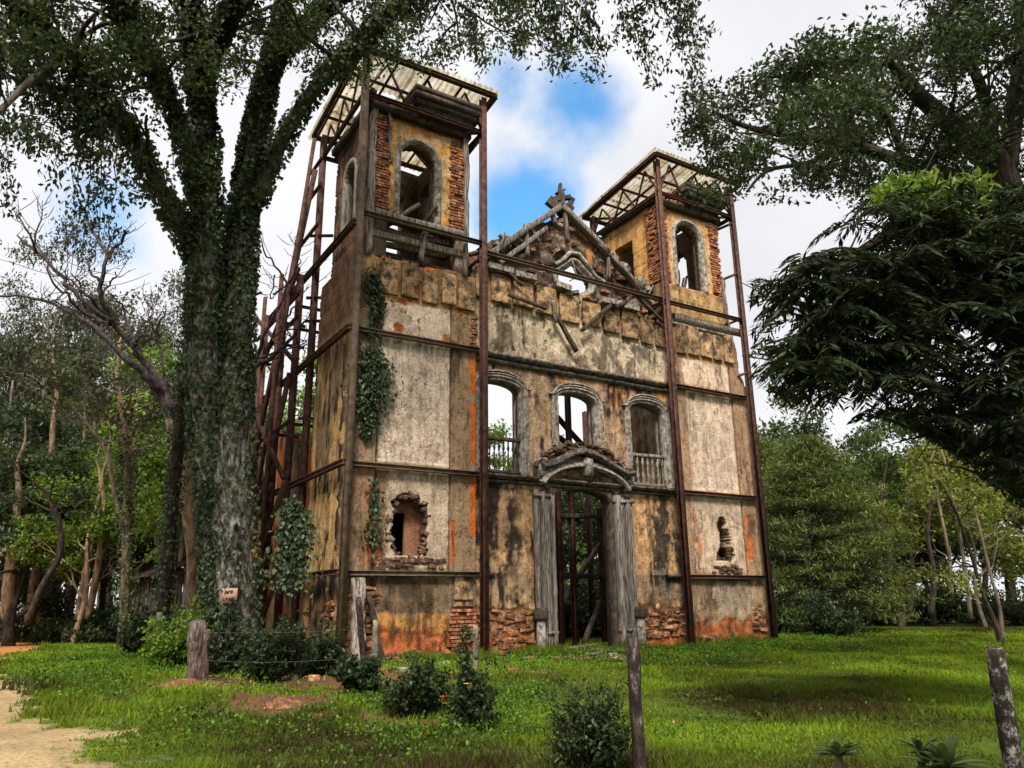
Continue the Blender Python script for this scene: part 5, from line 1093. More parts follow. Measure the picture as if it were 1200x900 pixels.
# gum trees at the far left
e1 = stdtree('gum_tree', 'tall gum tree with pale trunk and sparse brownish crown at the far left edge', gpos(15, 50), 25, .42, 'bark_euc', 'l_gum', 3, 'gum trees beyond the track', lev=3, per=64, lsz=(.34, .12), clr=1.4, first=.45, nb=9, droop=.9, spread=.7, sprd=.7)
e2 = stdtree('gum_tree', 'tall gum tree with slanting pale trunks left of the dead branches', gpos(112, 54), 26, .4, 'bark_euc', 'l_gum', 8, 'gum trees beyond the track', lean=(.06, 0), lev=3, per=60, lsz=(.34, .12), clr=1.4, first=.5, nb=8, droop=.9, sprd=.7)
for (u, dd, s, rz, l, src) in ((-40, 56, 1.0, 1.0, 'brown-crowned gum tree cut by the left edge of the view', e2), (58, 62, 1.0, 2.1, 'gum tree between the two tallest ones, farther back', e1), (150, 66, .95, 3.0, 'thin distant gum tree behind the bright green tree', e1), (88, 45, .62, 4.0, 'shorter gum tree with leaning pale trunk beside the track', e2), (-5, 70, 1.1, 5.0, 'hazy gum tree farthest back on the left', e2)):
    copytree(src, gpos(u, dd), s, rz, l, 'gum trees beyond the track')
b1 = stdtree('broadleaf_tree', 'bright green broadleaf tree behind the dead branches', gpos(150, 38), 12.5, .25, 'bark_tan', 'l_bright', 14, None, lev=3, per=46, lsz=(.26, .16), clr=.95, first=.3, nb=9)
copytree(b1, gpos(255, 44), 1.15, 1.3, 'bright green broadleaf tree showing behind the ivy trunk'); copytree(b1, gpos(330, 52), 1.35, 2.3, 'bright green broadleaf tree behind the side scaffold')
copytree(b1, gpos(95, 33), .62, 2.9, 'small yellow-green broadleaf tree at the woodland edge')
d1 = stdtree('woodland_tree', 'dark broad woodland tree low at the left edge', gpos(18, 34), 9.5, .26, 'bark_dark', 'l_mid', 22, 'dark trees of the left wood', lev=3, per=50, lsz=(.24, .14), clr=1.0, first=.2, nb=9)
for (u, dd, s, rz, l) in ((60, 42, 1.05, 1, 'dark woodland tree right of the one at the edge'), (120, 46, .95, 2, 'dark woodland tree behind the tan trunks'), (175, 40, .8, 3, 'dark woodland tree behind the wooden shed'), (-40, 38, 1.1, 4, 'dark woodland tree half outside the left edge'), (215, 50, 1.15, 5, 'dark woodland tree behind the dead trunk'), (285, 42, 1.0, .5, 'dark woodland tree behind the scaffold posts')):
    copytree(d1, gpos(u, dd), s, rz, l, 'dark trees of the left wood')
# slim pale-stemmed trees in front of the wood
def slim(path, label, bark='bark_euc', leaf=None, seed=1, n=0, ivy=0, lsz=(.2, .1), clr=.55, ext=True):
    path = list(path)
    if n == 0 and ext:
        a_, b_ = path[-2], path[-1]
        for q in range(1, 5): path.append((b_[0]+(b_[0]-a_[0])*.35*q+4*math.sin(q*2+b_[0]), b_[1]+(b_[1]-a_[1])*.55*q, b_[2], b_[3]*(1-.22*q)))
    P_, r_ = pathpts(path); t = thing('slender_tree', label, 'tree', P_[0]); MB().tube(P_, r_, 8).build('trunk', M[bark], t, True)
    if ivy: leafobj('ivy', [ivyskin(P_, r_, ivy, .22, .12, .1, seed=seed, hi=.5)], M['l_ivy'], t)
    if n:
        R = random.Random(seed); mb = MB(); tips = []
        for k in range(n): i = R.randint(len(P_)//2, len(P_)-1); grow(mb, P_[i], (R.gauss(0, 1), R.gauss(0, 1), .5), 1.6, r_[i]*.5, 1, tips, R, .15, .7, 3)
        mb.build('branches', M[bark], t); leafobj('crown', [clump_leaves(np.array(tips), clr, 26, *lsz, seed=seed)], M[leaf], t)
    return t
slim([(146, 735, 28, 6), (148, 640, 28, 5), (150, 560, 28, 4.5), (146, 500, 28, 4), (138, 450, 28, 3), (140, 400, 28, 2)], 'slim pale forked tree with ivy on its foot, left of the shed', 'bark_tan', 'l_gum', 71, 8, 1500)
slim([(148, 620, 28, 3.5), (135, 580, 28, 3), (125, 530, 28, 2.6), (105, 500, 28, 2), (85, 478, 28, 1.4)], 'thin pale stem arching left from the slim forked tree', 'bark_euc', 'l_gum', 72, 5)
slim([(35, 725, 36, 6), (45, 650, 36, 5), (55, 590, 36, 5), (60, 560, 36, 4), (62, 500, 36, 3)], 'bare leaning tan trunk on the left of a pair by the track', 'bark_tan')
slim([(48, 728, 37, 6), (60, 660, 37, 5.5), (72, 600, 37, 5), (85, 560, 37, 4)], 'bare leaning tan trunk on the right of the pair by the track', 'bark_tan')
slim([(93, 725, 34, 5.5), (100, 680, 34, 5), (106, 640, 34, 4.5), (112, 600, 34, 3)], 'short thick tan trunk, first of two near the woodland fence', 'bark_tan')
slim([(103, 725, 33, 4), (112, 680, 33, 4), (118, 640, 33, 3.5), (122, 590, 33, 2.5)], 'short thin tan trunk, second of two near the woodland fence', 'bark_tan')
slim([(8, 725, 34, 7), (10, 690, 34, 7), (14, 650, 34, 6), (20, 600, 34, 5)], 'reddish tan trunk low at the left edge', 'bark_tan')
slim([(32, 730, 30, 4), (48, 690, 30, 4), (70, 650, 30, 3.5), (68, 610, 30, 3), (50, 570, 30, 2)], 'crooked dark trunk leaning across the tan trunks', 'bark_dark', 'l_mid', 74, 6)
for i, (u, dd, h, l) in enumerate(((5, 44, 330, 'thin pale trunk far back at the left edge'), (28, 47, 300, 'thin pale trunk between the leaning pair and the edge'), (78, 50, 340, 'straight thin pale trunk behind the dark crooked one'), (128, 43, 300, 'straight thin grey trunk right of the short tan trunks'), (170, 40, 290, 'thin grey trunk behind the slim forked tree'), (182, 46, 320, 'thin grey trunk left of the shed roof'), (52, 41, 260, 'short thin grey trunk in the left wood'), (205, 44, 280, 'thin grey trunk behind the leaning dark tree'))):
    slim([(u, 726, dd, 3.2), (u+4, 726-h*.3, dd, 2.8), (u+3+i % 3*4, 726-h*.6, dd, 2.3), (u+10, 726-h*.85, dd, .8)], l, 'bark_euc', ext=False)
b1b = copytree(b1, gpos(205, 34), .95, 5.1, 'bright yellow-green tree filling the gap left of the ivy trunk'); copytree(b1, gpos(60, 48), 1.2, .7, 'bright green tree behind the pale trunks at the left')
# behind the church (seen through windows, doorway, between poles)
for (u, dd, s, rz, l, src) in ((590, 48, .88, .3, 'bright green tree seen through the left window', b1), (640, 60, 1.0, 1.3, 'green tree behind the nave, seen through the doorway', b1), (690, 52, 1.05, 4, 'dark tree behind the nave, right of the doorway view', d1), (665, 48, .95, 2, 'dark tree behind the nave, seen in the doorway', d1), (740, 60, 1.1, 2.6, 'dark tree hidden mostly by the right window wall', d1), (800, 60, 1.1, 1, 'dark tree behind the right tower', d1)):
    copytree(src, gpos(u, dd), s, rz, l)
# right side: feathery conifer, dark wood, yellow-green tree
def feather(name, label, loc, H, Rb, seed, leafm='l_conifer', n=260, per=34):
    t = thing(name, label, 'tree', loc); R = random.Random(seed); loc = np.array(loc, float); mb = MB()
    mb.tube([loc+np.array([0, 0, -.2]), loc+np.array([.1, 0, H*.5]), loc+np.array([0, .1, H*.97])], [.24, .16, .03], 8); cs = []; rd = []
    for k in range(n):
        h = (k+.5)/n; z = H*(.1+.9*h**.9); rr = Rb*(math.sin(min(1, (1-h)*1.25+.05)*math.pi*.5)**.8)*(.6+.5*R.random()); a = R.uniform(0, 6.283)
        p1 = loc+np.array([math.cos(a)*rr, math.sin(a)*rr, z-.12*rr]); p0 = loc+np.array([0, 0, z*.93])
        if k % 2 == 0: mb.tube([p0, (p0+p1)/2+np.array([0, 0, .15]), p1], [.04, .025, .008], 4, False)
        for q in (.55, .8, 1.0): cs.append(p0+(p1-p0)*q); rd.append(.55+.25*q)
    mb.build('trunk', M['bark_dark'], t, True); cs = np.array(cs)
    leafobj('crown', [clump_leaves(cs, np.array(rd), per//2, .28, .05, droop=.25, flat=.28, seed=seed)], M[leafm], t); return t
cf = feather('feathery_tree', 'dense feathery pale green conifer-like tree right of the right tower', gpos(965, 37), 9.4, 4.2, 33, n=520, per=62)
copytree(cf, gpos(900, 50), 1.3, 3, 'feathery tree farther back, rising behind the right tower corner')
g1_ = stdtree('broadleaf_tree', 'loose olive-green tree right of the feathery one', gpos(1055, 42), 9.5, .2, 'bark_euc', 'l_lighter', 63, None, per=30, lsz=(.26, .13), clr=.9, first=.35, nb=8)
copytree(g1_, gpos(1105, 50), 1.25, 2, 'taller olive-green tree farther back behind the thin stems'); copytree(g1_, gpos(935, 62), 1.7, 4, 'tall olive-green tree rising at the back right of the right tower')
for i, (u, dd, h, l) in enumerate(((1035, 38, 190, 'dark thin trunk right of the feathery tree'), (1065, 40, 170, 'dark thin trunk under the olive-green tree'), (1090, 36, 150, 'grey thin trunk left of the pale lawn stems'), (945, 36, 120, 'short dark trunk under the feathery tree'), (1150, 42, 160, 'dark thin trunk behind the forked lawn tree'))): slim([(u, 722, dd, 4), (u+5, 722-h*.3, dd, 3.2), (u-3, 722-h*.65, dd, 2.6), (u+6, 722-h, dd, .8)], l, 'bark_dark', ext=False)
y1 = stdtree('yellow_leaved_tree', 'thin yellow-green tree right of the feathery conifer', gpos(1150, 38), 8.5, .12, 'bark_euc', 'l_yellow', 41, None, per=34, lsz=(.24, .14), clr=.8, first=.35, nb=8)
for (u, dd, s, rz, l) in ((985, 60, 1.45, 0, 'dark tree of the right wood behind the feathery conifer'), (1055, 55, 1.3, 1, 'dark tree of the right wood right of the conifer'), (1115, 60, 1.5, 2, 'dark tree of the right wood behind the thin stems'), (1185, 48, 1.35, 3, 'dark tree of the right wood behind the yellow-green tree'), (1250, 50, 1.3, 4, 'dark tree of the right wood cut by the right edge'), (930, 66, 1.4, 5, 'dark tree of the right wood just past the right tower'), (1090, 42, .75, 2.5, 'lower dark tree before the right wood'), (1010, 48, .8, 3.3, 'lower dark tree between the conifer and the lawn')):
    copytree(d1, gpos(u, dd), s, rz, l, 'dark trees of the right wood')
slim([(1174, 757, 26, 5), (1168, 735, 26, 3.4), (1150, 690, 26, 2.2), (1135, 640, 26, 1.9), (1120, 600, 26, 1.5), (1100, 560, 26, 1.1)], 'thin leaning forked tree on the right lawn', 'bark_dark', 'l_yellow', 81, 6)
slim([(1174, 750, 26, 3.5), (1172, 715, 26, 2.2), (1160, 670, 26, 1.8), (1148, 620, 26, 1.5), (1140, 590, 26, 1.1)], 'second thin stem rising beside the forked tree on the lawn', 'bark_euc', 'l_yellow', 82, 6)
slim([(1116, 700, 30, 2), (1112, 650, 30, 2), (1100, 590, 30, 1.6), (1096, 560, 30, 1.2)], 'very thin bare pale stem left of the forked lawn tree', 'bark_euc')
slim([(1138, 725, 28, 2.4), (1130, 660, 28, 2.2), (1120, 600, 28, 1.8), (1108, 545, 28, 1.4)], 'thin pale stem between the bare one and the forked tree', 'bark_euc')
# upper right spreading tree: limbs from outside the frame
ur = thing('spreading_tree', 'spreading small-leaved tree arching over the right tower roof from the right', 'tree', gpos(1260, 17))
gl = gpos(1260, 17)
ULs = [[(1230, 330, 17, 26), (1180, 230, 17, 20), (1165, 190, 17, 17), (1120, 150, 16.6, 12), (1075, 110, 16.2, 9), (1040, 70, 15.8, 4)],
       [(1180, 230, 17, 12), (1130, 210, 16.6, 9), (1060, 190, 16.2, 8), (1000, 170, 15.8, 6), (940, 160, 15.4, 5), (880, 150, 15, 3.5), (835, 130, 14.8, 2)],
       [(1180, 200, 17, 11), (1190, 120, 17, 10), (1200, 50, 17, 10), (1195, -20, 17, 9)], [(1165, 180, 17, 8), (1155, 120, 17, 7), (1130, 60, 16.6, 5), (1090, 10, 16.2, 4)],
       [(1000, 170, 15.8, 4), (950, 190, 15.4, 3), (900, 200, 15, 2.2), (875, 225, 14.8, 1.4)], [(1060, 190, 16.2, 4), (1030, 120, 15.8, 4), (970, 90, 15.4, 3), (900, 90, 15, 2)]]
mb = MB(); mb.tube([gl+np.array([0, 0, -.2]), gl+np.array([-.1, 0, 2.5]), gl+np.array([0, 0, 5]), atD(1230, 330, 17)], [.6, .5, .45, .42], 12)
tips = []; R = random.Random(17); tw = MB()
for q, b in enumerate(ULs):
    P_, r_ = pathpts(b, 5); mb.tube(P_, r_, 9); n = len(P_)
    for j in range((12, 13, 6, 7, 5, 8)[q]):
        i = min(n-1, int((.25+.75*(j+R.random())/12)*n)); grow(tw, P_[i], (R.gauss(0, 1), R.gauss(0, 1), R.gauss(.1, .5)), R.uniform(1.2, 2.1), min(.05, r_[i]*.5), 2, tips, R, up=.02, spread=.8, nch=3)
def _okr(e):
    u, v, z = pxof(e); return v < np.interp(u, [800, 850, 880, 930, 980, 1040, 1200], [215, 240, 255, 215, 220, 240, 330]) and v > np.interp(u, [800, 860, 930, 980, 1040, 1080], [100, 95, 60, 35, 5, -50]) and u > 800
prune(tw, _okr); mb.build('trunk', M['bark_dark'], ur, True); tag(tw.build('branches', M['bark_dark'], ur), kind='stuff')
tips = np.array(tips); u_, v_, z_ = pxof(tips)
lim = np.interp(u_, [800, 850, 880, 930, 980, 1040, 1200], [215, 240, 255, 215, 220, 240, 330]); low = np.interp(u_, [800, 860, 930, 980, 1040, 1080], [100, 95, 60, 35, 5, -50])
ok = (v_ < lim) & (v_ > low) & (u_ > 805); tips = tips[ok]
leafobj('crown', [clump_leaves(tips, .40, 42, .115, .058, droop=.25, flat=.7, seed=91)], M['l_mid'], ur)
# dark long-leaved tree hanging in from the right
dl = thing('drooping_tree', 'dark tree with long drooping glossy leaves hanging in from the right edge', 'tree', gpos(1290, 12)); gl = gpos(1290, 12)
DLs = [[(1270, 600, 12, 22), (1225, 500, 12, 20), (1195, 400, 12, 18), (1160, 330, 11.8, 14), (1120, 280, 11.4, 10), (1060, 270, 11, 7), (1000, 300, 10.8, 5), (950, 350, 10.6, 3)],
       [(1225, 500, 12, 14), (1150, 520, 11.6, 9), (1120, 500, 11.4, 8), (1100, 460, 11.2, 6), (1050, 420, 11, 4), (1000, 420, 10.8, 3), (940, 440, 10.6, 2)], [(1190, 400, 12, 10), (1130, 370, 11.6, 8), (1070, 350, 11.2, 6), (1010, 360, 10.9, 4), (960, 390, 10.7, 3)],
       [(1190, 380, 12, 10), (1200, 320, 12, 8), (1190, 270, 11.8, 6), (1150, 240, 11.6, 4)], [(1205, 470, 12, 8), (1190, 520, 11.6, 6), (1180, 570, 11.4, 3)]]
mb = MB(); mb.tube([gl+np.array([0, 0, -.2]), gl+np.array([.05, 0, 1.5]), atD(1270, 600, 12)], [.34, .3, .29], 12)
cs = []; R = random.Random(19)
for q, b in enumerate(DLs):
    P_, r_ = pathpts(b, 5); mb.tube(P_, r_, 9); n = len(P_)
    for j in range((120, 100, 105, 60, 40)[q]):
        i = min(n-1, int((.2+.8*R.random())*n)); d = np.array([R.gauss(0, 1), R.gauss(0, 1), R.gauss(.1, .4)]); d /= np.linalg.norm(d); l = R.uniform(.4, 1.3)
        e = P_[i]+d*l; mb.tube([P_[i], P_[i]+d*l*.5+np.array([0, 0, .08]), e], [.022, .016, .008], 4, False); cs.append((e, d))
mb.build('trunk', M['bark_dark'], dl, True)
pt = []; dr = []
for e, d in cs:        # each twig end carries fronds: paired long leaflets along a drooping midrib
    for f_ in range(6):
        a = R.uniform(0, 6.283); h = np.array([math.cos(a), math.sin(a), 0]); ln = R.uniform(.45, .8)
        for s_ in range(9):
            t = (s_+1)/9; p = e+h*ln*t*.8+np.array([0, 0, .12*t-.55*ln*t*t])
            tg = h*.8+np.array([0, 0, .12-1.1*ln*t]); tg /= np.linalg.norm(tg); sd_ = np.cross(tg, (0, 0, 1)); sd_ /= np.linalg.norm(sd_)+1e-6
            for sg in (-1, 1): dd_ = tg*.7+sd_*sg*.7+np.array([0, 0, -.25]); pt.append(p+dd_*.09); dr.append(dd_)
pt = np.array(pt); dr = np.array(dr); u_, v_, z_ = pxof(pt)
low = np.interp(u_, [880, 900, 960, 1000, 1060, 1200], [330, 310, 270, 235, 215, 215]); hi = np.interp(u_, [880, 920, 960, 1040, 1100, 1150, 1200], [440, 480, 500, 490, 520, 560, 600])
ok = (v_ > low) & (v_ < hi) & (u_ > 880); leafobj('crown', [leaves(pt[ok], .20, .04, dirs=dr[ok]*2)], M['l_long'], dl)
# fresh green sprig on top of it
fs = np.array([atD(1060+R.uniform(-35, 90), 222+R.uniform(-14, 30), 11+R.uniform(-.4, .4)) for _ in range(60)])
leafobj('young_leaves', [clump_leaves(fs, .22, 26, .14, .05, droop=.2, seed=95)], M['l_bright'], dl, label='fresh bright green leaves on top')

# ------------------------------------------------------------------ creepers on the tower
def creeper(label, pts, n, spread, seed):
    P_ = np.array([onY(u, v, -.08) for u, v in pts]); t = thing('wall_creeper', label, 'creeper', P_[0]); MB().tube(P_, .02, 5).build('stem', M['bark_dark'], t)
    rs = np.random.default_rng(seed); k = rs.random(n)*(len(P_)-1); i = k.astype(int).clip(0, len(P_)-2); f = (k-i)[:, None]; w_ = np.interp(k/(len(P_)-1), np.linspace(0, 1, len(spread)), spread)
    p = P_[i]*(1-f)+P_[i+1]*f; p = p+np.stack([rs.normal(0, .5, n)*w_, -rs.random(n)*.22*(w_/.5), rs.normal(0, .12, n)], -1)
    leafobj('leaves', [leaves(p, .13, .10, dirs=np.tile([0, -.4, -1.], (n, 1)), rs=rs)], M['l_ivy'], t)
creeper('thick dark creeper hanging down the left tower below the upper steel rail', [(434, 412), (436, 435), (434, 458), (432, 482), (430, 512)], 2000, [.28, .6, .66, .45, .08], 1)
creeper('thin creeper trailing from the belfry down to the upper rail', [(437, 318), (438, 340), (443, 355), (440, 375), (436, 395)], 700, [.3, .3, .25, .15, .2], 2)
creeper('small sparse creeper left of the broken window hole', [(438, 560), (440, 590), (438, 615), (436, 640)], 230, [.1, .2, .35, .25], 4)
creeper('low leafy creeper climbing the side scaffold foot', [(345, 590), (345, 620), (340, 650), (338, 690)], 1500, [.2, .45, .55, .6], 5)

# ------------------------------------------------------------------ shrubs
def shrub(name, label, u, vb, dep, hpx, wpx, n, leafm, seed, lsz=(.10, .06), group=None, cat='shrub'):
    p = atD(u, vb, dep); g = np.array([p[0], p[1], float(gz(p[0], p[1]))]); s = dep/F; H = hpx*s*1.22; Wd = wpx*s/2
    t = thing(name, label, cat, g, group); R = random.Random(seed); mb = MB(); cs = []
    for k in range(n):
        a = R.uniform(0, 6.283); rr = Wd*math.sqrt(R.random())*.95; h = H*R.uniform(.25, 1)*(1-.35*(rr/Wd)**2)*(.62+.38*math.sin(a*2+seed)*math.cos(a+seed*1.7)+.12*(k % 3))
        e = g+np.array([math.cos(a)*rr, math.sin(a)*rr, h]); mb.tube([g+np.array([0, 0, -.05]), g+(e-g)*.5+np.array([0, 0, h*.1]), e], [.018, .012, .005], 4, False)
        
        for q in (.5, .75, .95): cs.append(g+(e-g)*q+np.array([R.gauss(0, .04), R.gauss(0, .04), h*.06]))
        if k % 6 == 0:
            e2 = e+np.array([R.gauss(0, .12), R.gauss(0, .12), H*R.uniform(.05, .2)]); mb.tube([e, e2], [.006, .003], 3, False); cs += [e2, (e+e2)/2]
    mb.build('stems', M['bark_dark'], t); leafobj('leaves', [clump_leaves(np.array(cs), max(.10, Wd*.2), 20, *lsz, droop=.1, flat=.8, seed=seed)], M[leafm], t); return t
shrub('leafy_shrub', 'upright glossy dark shrub in front of the left tower foot', 552, 858, 10.5, 88, 60, 60, 'l_mid', 101, (.075, .045))
shrub('leafy_shrub', 'large dark shrub with red flowers beside the dark fence post', 693, 905, 7.6, 108, 100, 80, 'l_mid', 102, (.055, .03))
shrub('leafy_shrub', 'low spreading shrub left of the upright glossy one', 487, 845, 11.5, 60, 90, 70, 'l_mid', 103, (.08, .05))
shrub('leafy_shrub', 'dark bush at the foot of the ivy tree', 322, 800, 15, 75, 80, 80, 'l_dark', 104, (.10, .05))
shrub('leafy_shrub', 'bush between the ivy tree and the tower corner', 372, 795, 16.5, 55, 80, 60, 'l_dark', 105, (.10, .05))
shrub('leafy_shrub', 'dark bush under the sign on the ivy tree', 262, 808, 16.5, 70, 60, 60, 'l_dark', 106, (.11, .06))
shrub('leafy_shrub', 'bright weedy bush behind the split grey post', 208, 770, 19, 70, 80, 60, 'l_bright', 107, (.12, .07))
shrub('leafy_shrub', 'green bush left of the leaning dark trunk', 168, 760, 24, 55, 50, 50, 'l_mid', 108, (.13, .07))
shrub('leafy_shrub', 'dark bush under the conifer on the lawn', 975, 742, 31, 40, 90, 60, 'l_dark', 109, (.16, .09))
shrub('leafy_shrub', 'low green bush before the left tower timber props', 420, 815, 13.5, 55, 60, 50, 'l_dark', 110, (.09, .05))
for i, (u, dd) in enumerate(((10, 40), (55, 38), (95, 36), (135, 34), (1080, 46), (1130, 44), (1190, 40), (905, 36), (1030, 44))):
    shrub('undergrowth_bush', ('low bush at the far left wood edge', 'low bush right of the reddish trunk at the wood edge', 'low bush below the tan trunks', 'low bush by the woodland fence posts', 'low bush at the back of the right lawn', 'low bush behind the thin lawn stems', 'low bush at the right edge of the lawn', 'low bush just past the right tower foot', 'low bush right of the conifer foot')[i], u, 722, dd, 45, 110, 50, 'l_mid', 120+i, (.2, .12))
for i, (u, dd) in enumerate(((560, 30), (640, 34), (680, 36), (720, 33), (610, 40), (700, 42))):
    shrub('undergrowth_bush', ('bush beyond the nave, seen past the left window wall', 'dark bush beyond the nave at the left of the doorway view', 'dark bush beyond the nave in the middle of the doorway view', 'dark bush beyond the nave at the right of the doorway view', 'farther bush beyond the nave, left', 'farthest bush beyond the nave in the doorway view')[i], u, 720, dd, 75, 110, 70, 'l_mid' if i % 2 else 'l_bright', 140+i, (.22, .13))
for i in range(5):
    p = atD(*((520, 817), (523, 825), (548, 802), (660, 868), (715, 850))[i], 9.6); a = MB(); 
    for q in range(5): d = np.array([math.cos(q*1.26), math.sin(q*1.26), .3])*.035; a.add([p, p+d+np.array([.015, 0, 0]), p+d*1.5, p+d-np.array([.015, 0, 0])], [[0, 1, 2, 3]])
    f_ = a.build('red_flower', M['flower'] if i != 2 else M['yellow_flower']); tag(f_, ('red flower low on the left of the upright shrub', 'second red flower just below the first on the upright shrub', 'small yellow flower near the top of the upright shrub', 'red flower on the left of the large dark shrub', 'red flower high in the large dark shrub')[i], 'flower')
# sword-leaved plants at the lower right
def sword(label, u, vb, dep, n, L_, seed):
    p = atD(u, vb, dep); g = np.array([p[0], p[1], float(gz(p[0], p[1]))]); t = thing('sword_leaved_plant', label, 'plant', g); R = random.Random(seed); zt = max(.02, p[2]-g[2])
    MB().tube([g, g+np.array([0, 0, zt])], [.04, .03], 7).build('stem', M['bark_dark'], t)
    for k in range(n):
        a = k*2.4; el = R.uniform(.1, 1.2); h = np.array([math.cos(a)*math.cos(el), math.sin(a)*math.cos(el), math.sin(el)]); sd_ = np.array([-math.sin(a), math.cos(a), 0]); l = L_*R.uniform(.7, 1.1); V = []
        for s_ in range(6):
            t_ = s_/5; c = g+np.array([0, 0, zt])+h*l*t_+np.array([0, 0, -.35*l*t_*t_]); w_ = .035*math.sin(math.pi*min(1, t_*.85+.12))*(L_/.3); V += [c-sd_*w_, c+np.array([0, 0, -w_*.5]), c+sd_*w_]
        Q = [[s_*3+j, s_*3+j+1, s_*3+j+4, s_*3+j+3] for s_ in range(5) for j in range(2)]
        link('leaf', mesh_np('leaf', V, Q, None, True, var=np.full(len(V), R.uniform(.5, 1))), M['l_mid'], t)
sword('dark sword-leaved plant on a short stem at the bottom right of the lawn', 983, 885, 7.0, 20, .30, 1)
sword('broad sword-leaved rosette nearest the lichened post', 1108, 900, 6.6, 26, .42, 2); sword('pale-edged sword-leaved rosette left of the broad one', 1078, 880, 6.8, 14, .28, 3)

# ------------------------------------------------------------------ fence posts, wires, small items
def post(label, u, vt, vb, dep, hw, matk, lean=0, split=0, cat='fence post', nm='fence_post'):
    p = atD(u, vb, dep); x, y = p[0], p[1]; g = float(gz(x, y)); top = atD(u+lean, vt, dep); r = hw*dep/F
    t = thing(nm, label, cat, (x, y, g), 'old posts of the wire fence'); n = 9; pts = [np.array([x, y, g-.3])*(1-i/n)+top*(i/n)+np.array([rnd.uniform(-.1, .1)*r, 0, 0]) for i in range(n+1)]
    mb = MB(); mb.tube(pts, [r*rnd.uniform(.9, 1.08)*(.82 if i == n else 1) for i in range(n+1)], 9); mb.build('shaft', M[matk], t, True)
    if split:
        mb = MB(); mb.tube([q+BR*r*.9 for q in pts[:-1]], [r*.5*rnd.uniform(.8, 1.1) for _ in pts[:-1]], 7); mb.build('splinter', M[matk], t, True)
    return top
T_ = [post('thick split grey stump post in front of the ivy tree', 230, 728, 812, 15, 10.5, 'stump', 2, 1),
 post('slim pale concrete post before the left tower', 438, 727, 815, 14, 3.6, 'concrete', 2), post('short pale concrete post beside the red steel column', 557, 733, 790, 17.5, 3.2, 'concrete'),
 post('dark burnt-looking round post at the bottom of the lawn', 750, 746, 905, 7.5, 8, 'post', -9), post('lichen-spotted leaning post at the right edge', 1190, 760, 915, 7.2, 11, 'lichen_post', -25),
 post('thin grey post right of the leaning dark trunk', 183, 718, 780, 20, 3.2, 'concrete', 4), post('thin dark post near the woodland edge', 160, 712, 762, 24, 2.5, 'post'), post('thin post beside the slim forked tree', 141, 716, 750, 28, 2.2, 'post'),
 post('leaning weathered prop at the left tower corner', 428, 700, 800, 17, 3.5, 'post', -8), post('short stub post behind the low bush', 322, 745, 800, 16, 3, 'post')]
def wire(label, a, b, sag=.05):
    t = np.linspace(0, 1, 14)[:, None]; P_ = np.array(a)*(1-t)+np.array(b)*t; P_[:, 2] -= sag*4*(t*(1-t))[:, 0]; tag(MB().tube(P_, .0035, 4).build('fence_wire', M['wire']), label, 'wire', 'strands of the old wire fence')
def drop(p, dz): return np.array(p)-np.array([0, 0, dz])
wire('upper strand from the stump post to the concrete post', drop(T_[0], .2), drop(T_[1], .12)); wire('lower strand from the stump post to the concrete post', drop(T_[0], .7), drop(T_[1], .6), .08)
wire('upper strand between the two pale concrete posts', drop(T_[1], .12), drop(T_[2], .1), .1); 
wire('upper strand from the thin grey post to the stump post', drop(T_[5], .1), drop(T_[0], .25))
# timber prop leaning on the tower corner (pale forked trunk remnant)
tr = thing('timber_prop', 'pale split old timber standing against the left tower corner', 'timber', (.25, -.5, 0))
MB().timber((.35, -.42, -.1), (.30, -.32, 2.1), .3, .22, 12, .05, up=(0, 1, 0)).build('trunk', M['wood'], tr); MB().timber((.15, -.5, -.1), (.42, -.3, 1.3), .16, .14, 8, .04, up=(0, 1, 0)).build('splinter', M['wood'], tr)
MB().timber((1.02, -.5, -.1), (.6, -.28, 1.7), .13, .12, 8, .03, up=(0, 1, 0)).build('splinter', M['dark_wood'], tr)
# red soil mounds and loose stones
def mound(label, u, v, rx, ry, h, seed):
    g = onG(u, v); a = np.linspace(-1, 1, 26); X, Y = np.meshgrid(a, a, indexing='ij'); r = np.hypot(X, Y)
    Z = g[2]-.04+h*np.clip(1-r**2, -.2, 1)*(.5+fbm(X*3+seed, Y*3, 4)); V = np.stack([g[0]+X*rx, g[1]+Y*ry, Z], -1).reshape(-1, 3); i = np.arange(676).reshape(26, 26)
    Q = np.stack([i[:-1, :-1], i[1:, :-1], i[1:, 1:], i[:-1, 1:]], -1).reshape(-1, 4); tag(link('soil_mound', mesh_np('soil_mound', V, Q, None, True), M['soil']), label, 'soil')
mound('heap of bare red soil on the grass below the bush', 332, 828, .35, .4, .12, 1); mound('bare pinkish soil patch right of the red heap', 382, 838, .45, .3, .07, 5); mound('red earth around the split stump post foot', 222, 803, .75, .5, .14, 9)
for k in range(30):
    x = rnd.uniform(4, 12.5); y = rnd.uniform(-1.6, -.1) if k % 3 else rnd.uniform(-2.5, -1)
    if k > 18: x = rnd.uniform(-2.5, 3); y = rnd.uniform(-4.5, -.5)
    o = piece('stone', 'grey_stone' if k % 2 else 'stone', church, (x, y, float(gz(x, y))+.03), (rnd.uniform(.1, .3), rnd.uniform(.1, .25), rnd.uniform(.06, .15)), (0, 0, rnd.uniform(0, 3)))
    w_ = Vector([x, y, float(gz(x, y))+.03]); o.parent = None; o.location = w_; o.name = 'loose_stone'
    tag(o, 'loose fallen stone in the rubble in front of the church door' if k <= 18 else 'loose fallen stone on the bare earth before the left tower', 'stone', 'fallen stones at the church foot' if k <= 18 else 'fallen stones before the left tower')
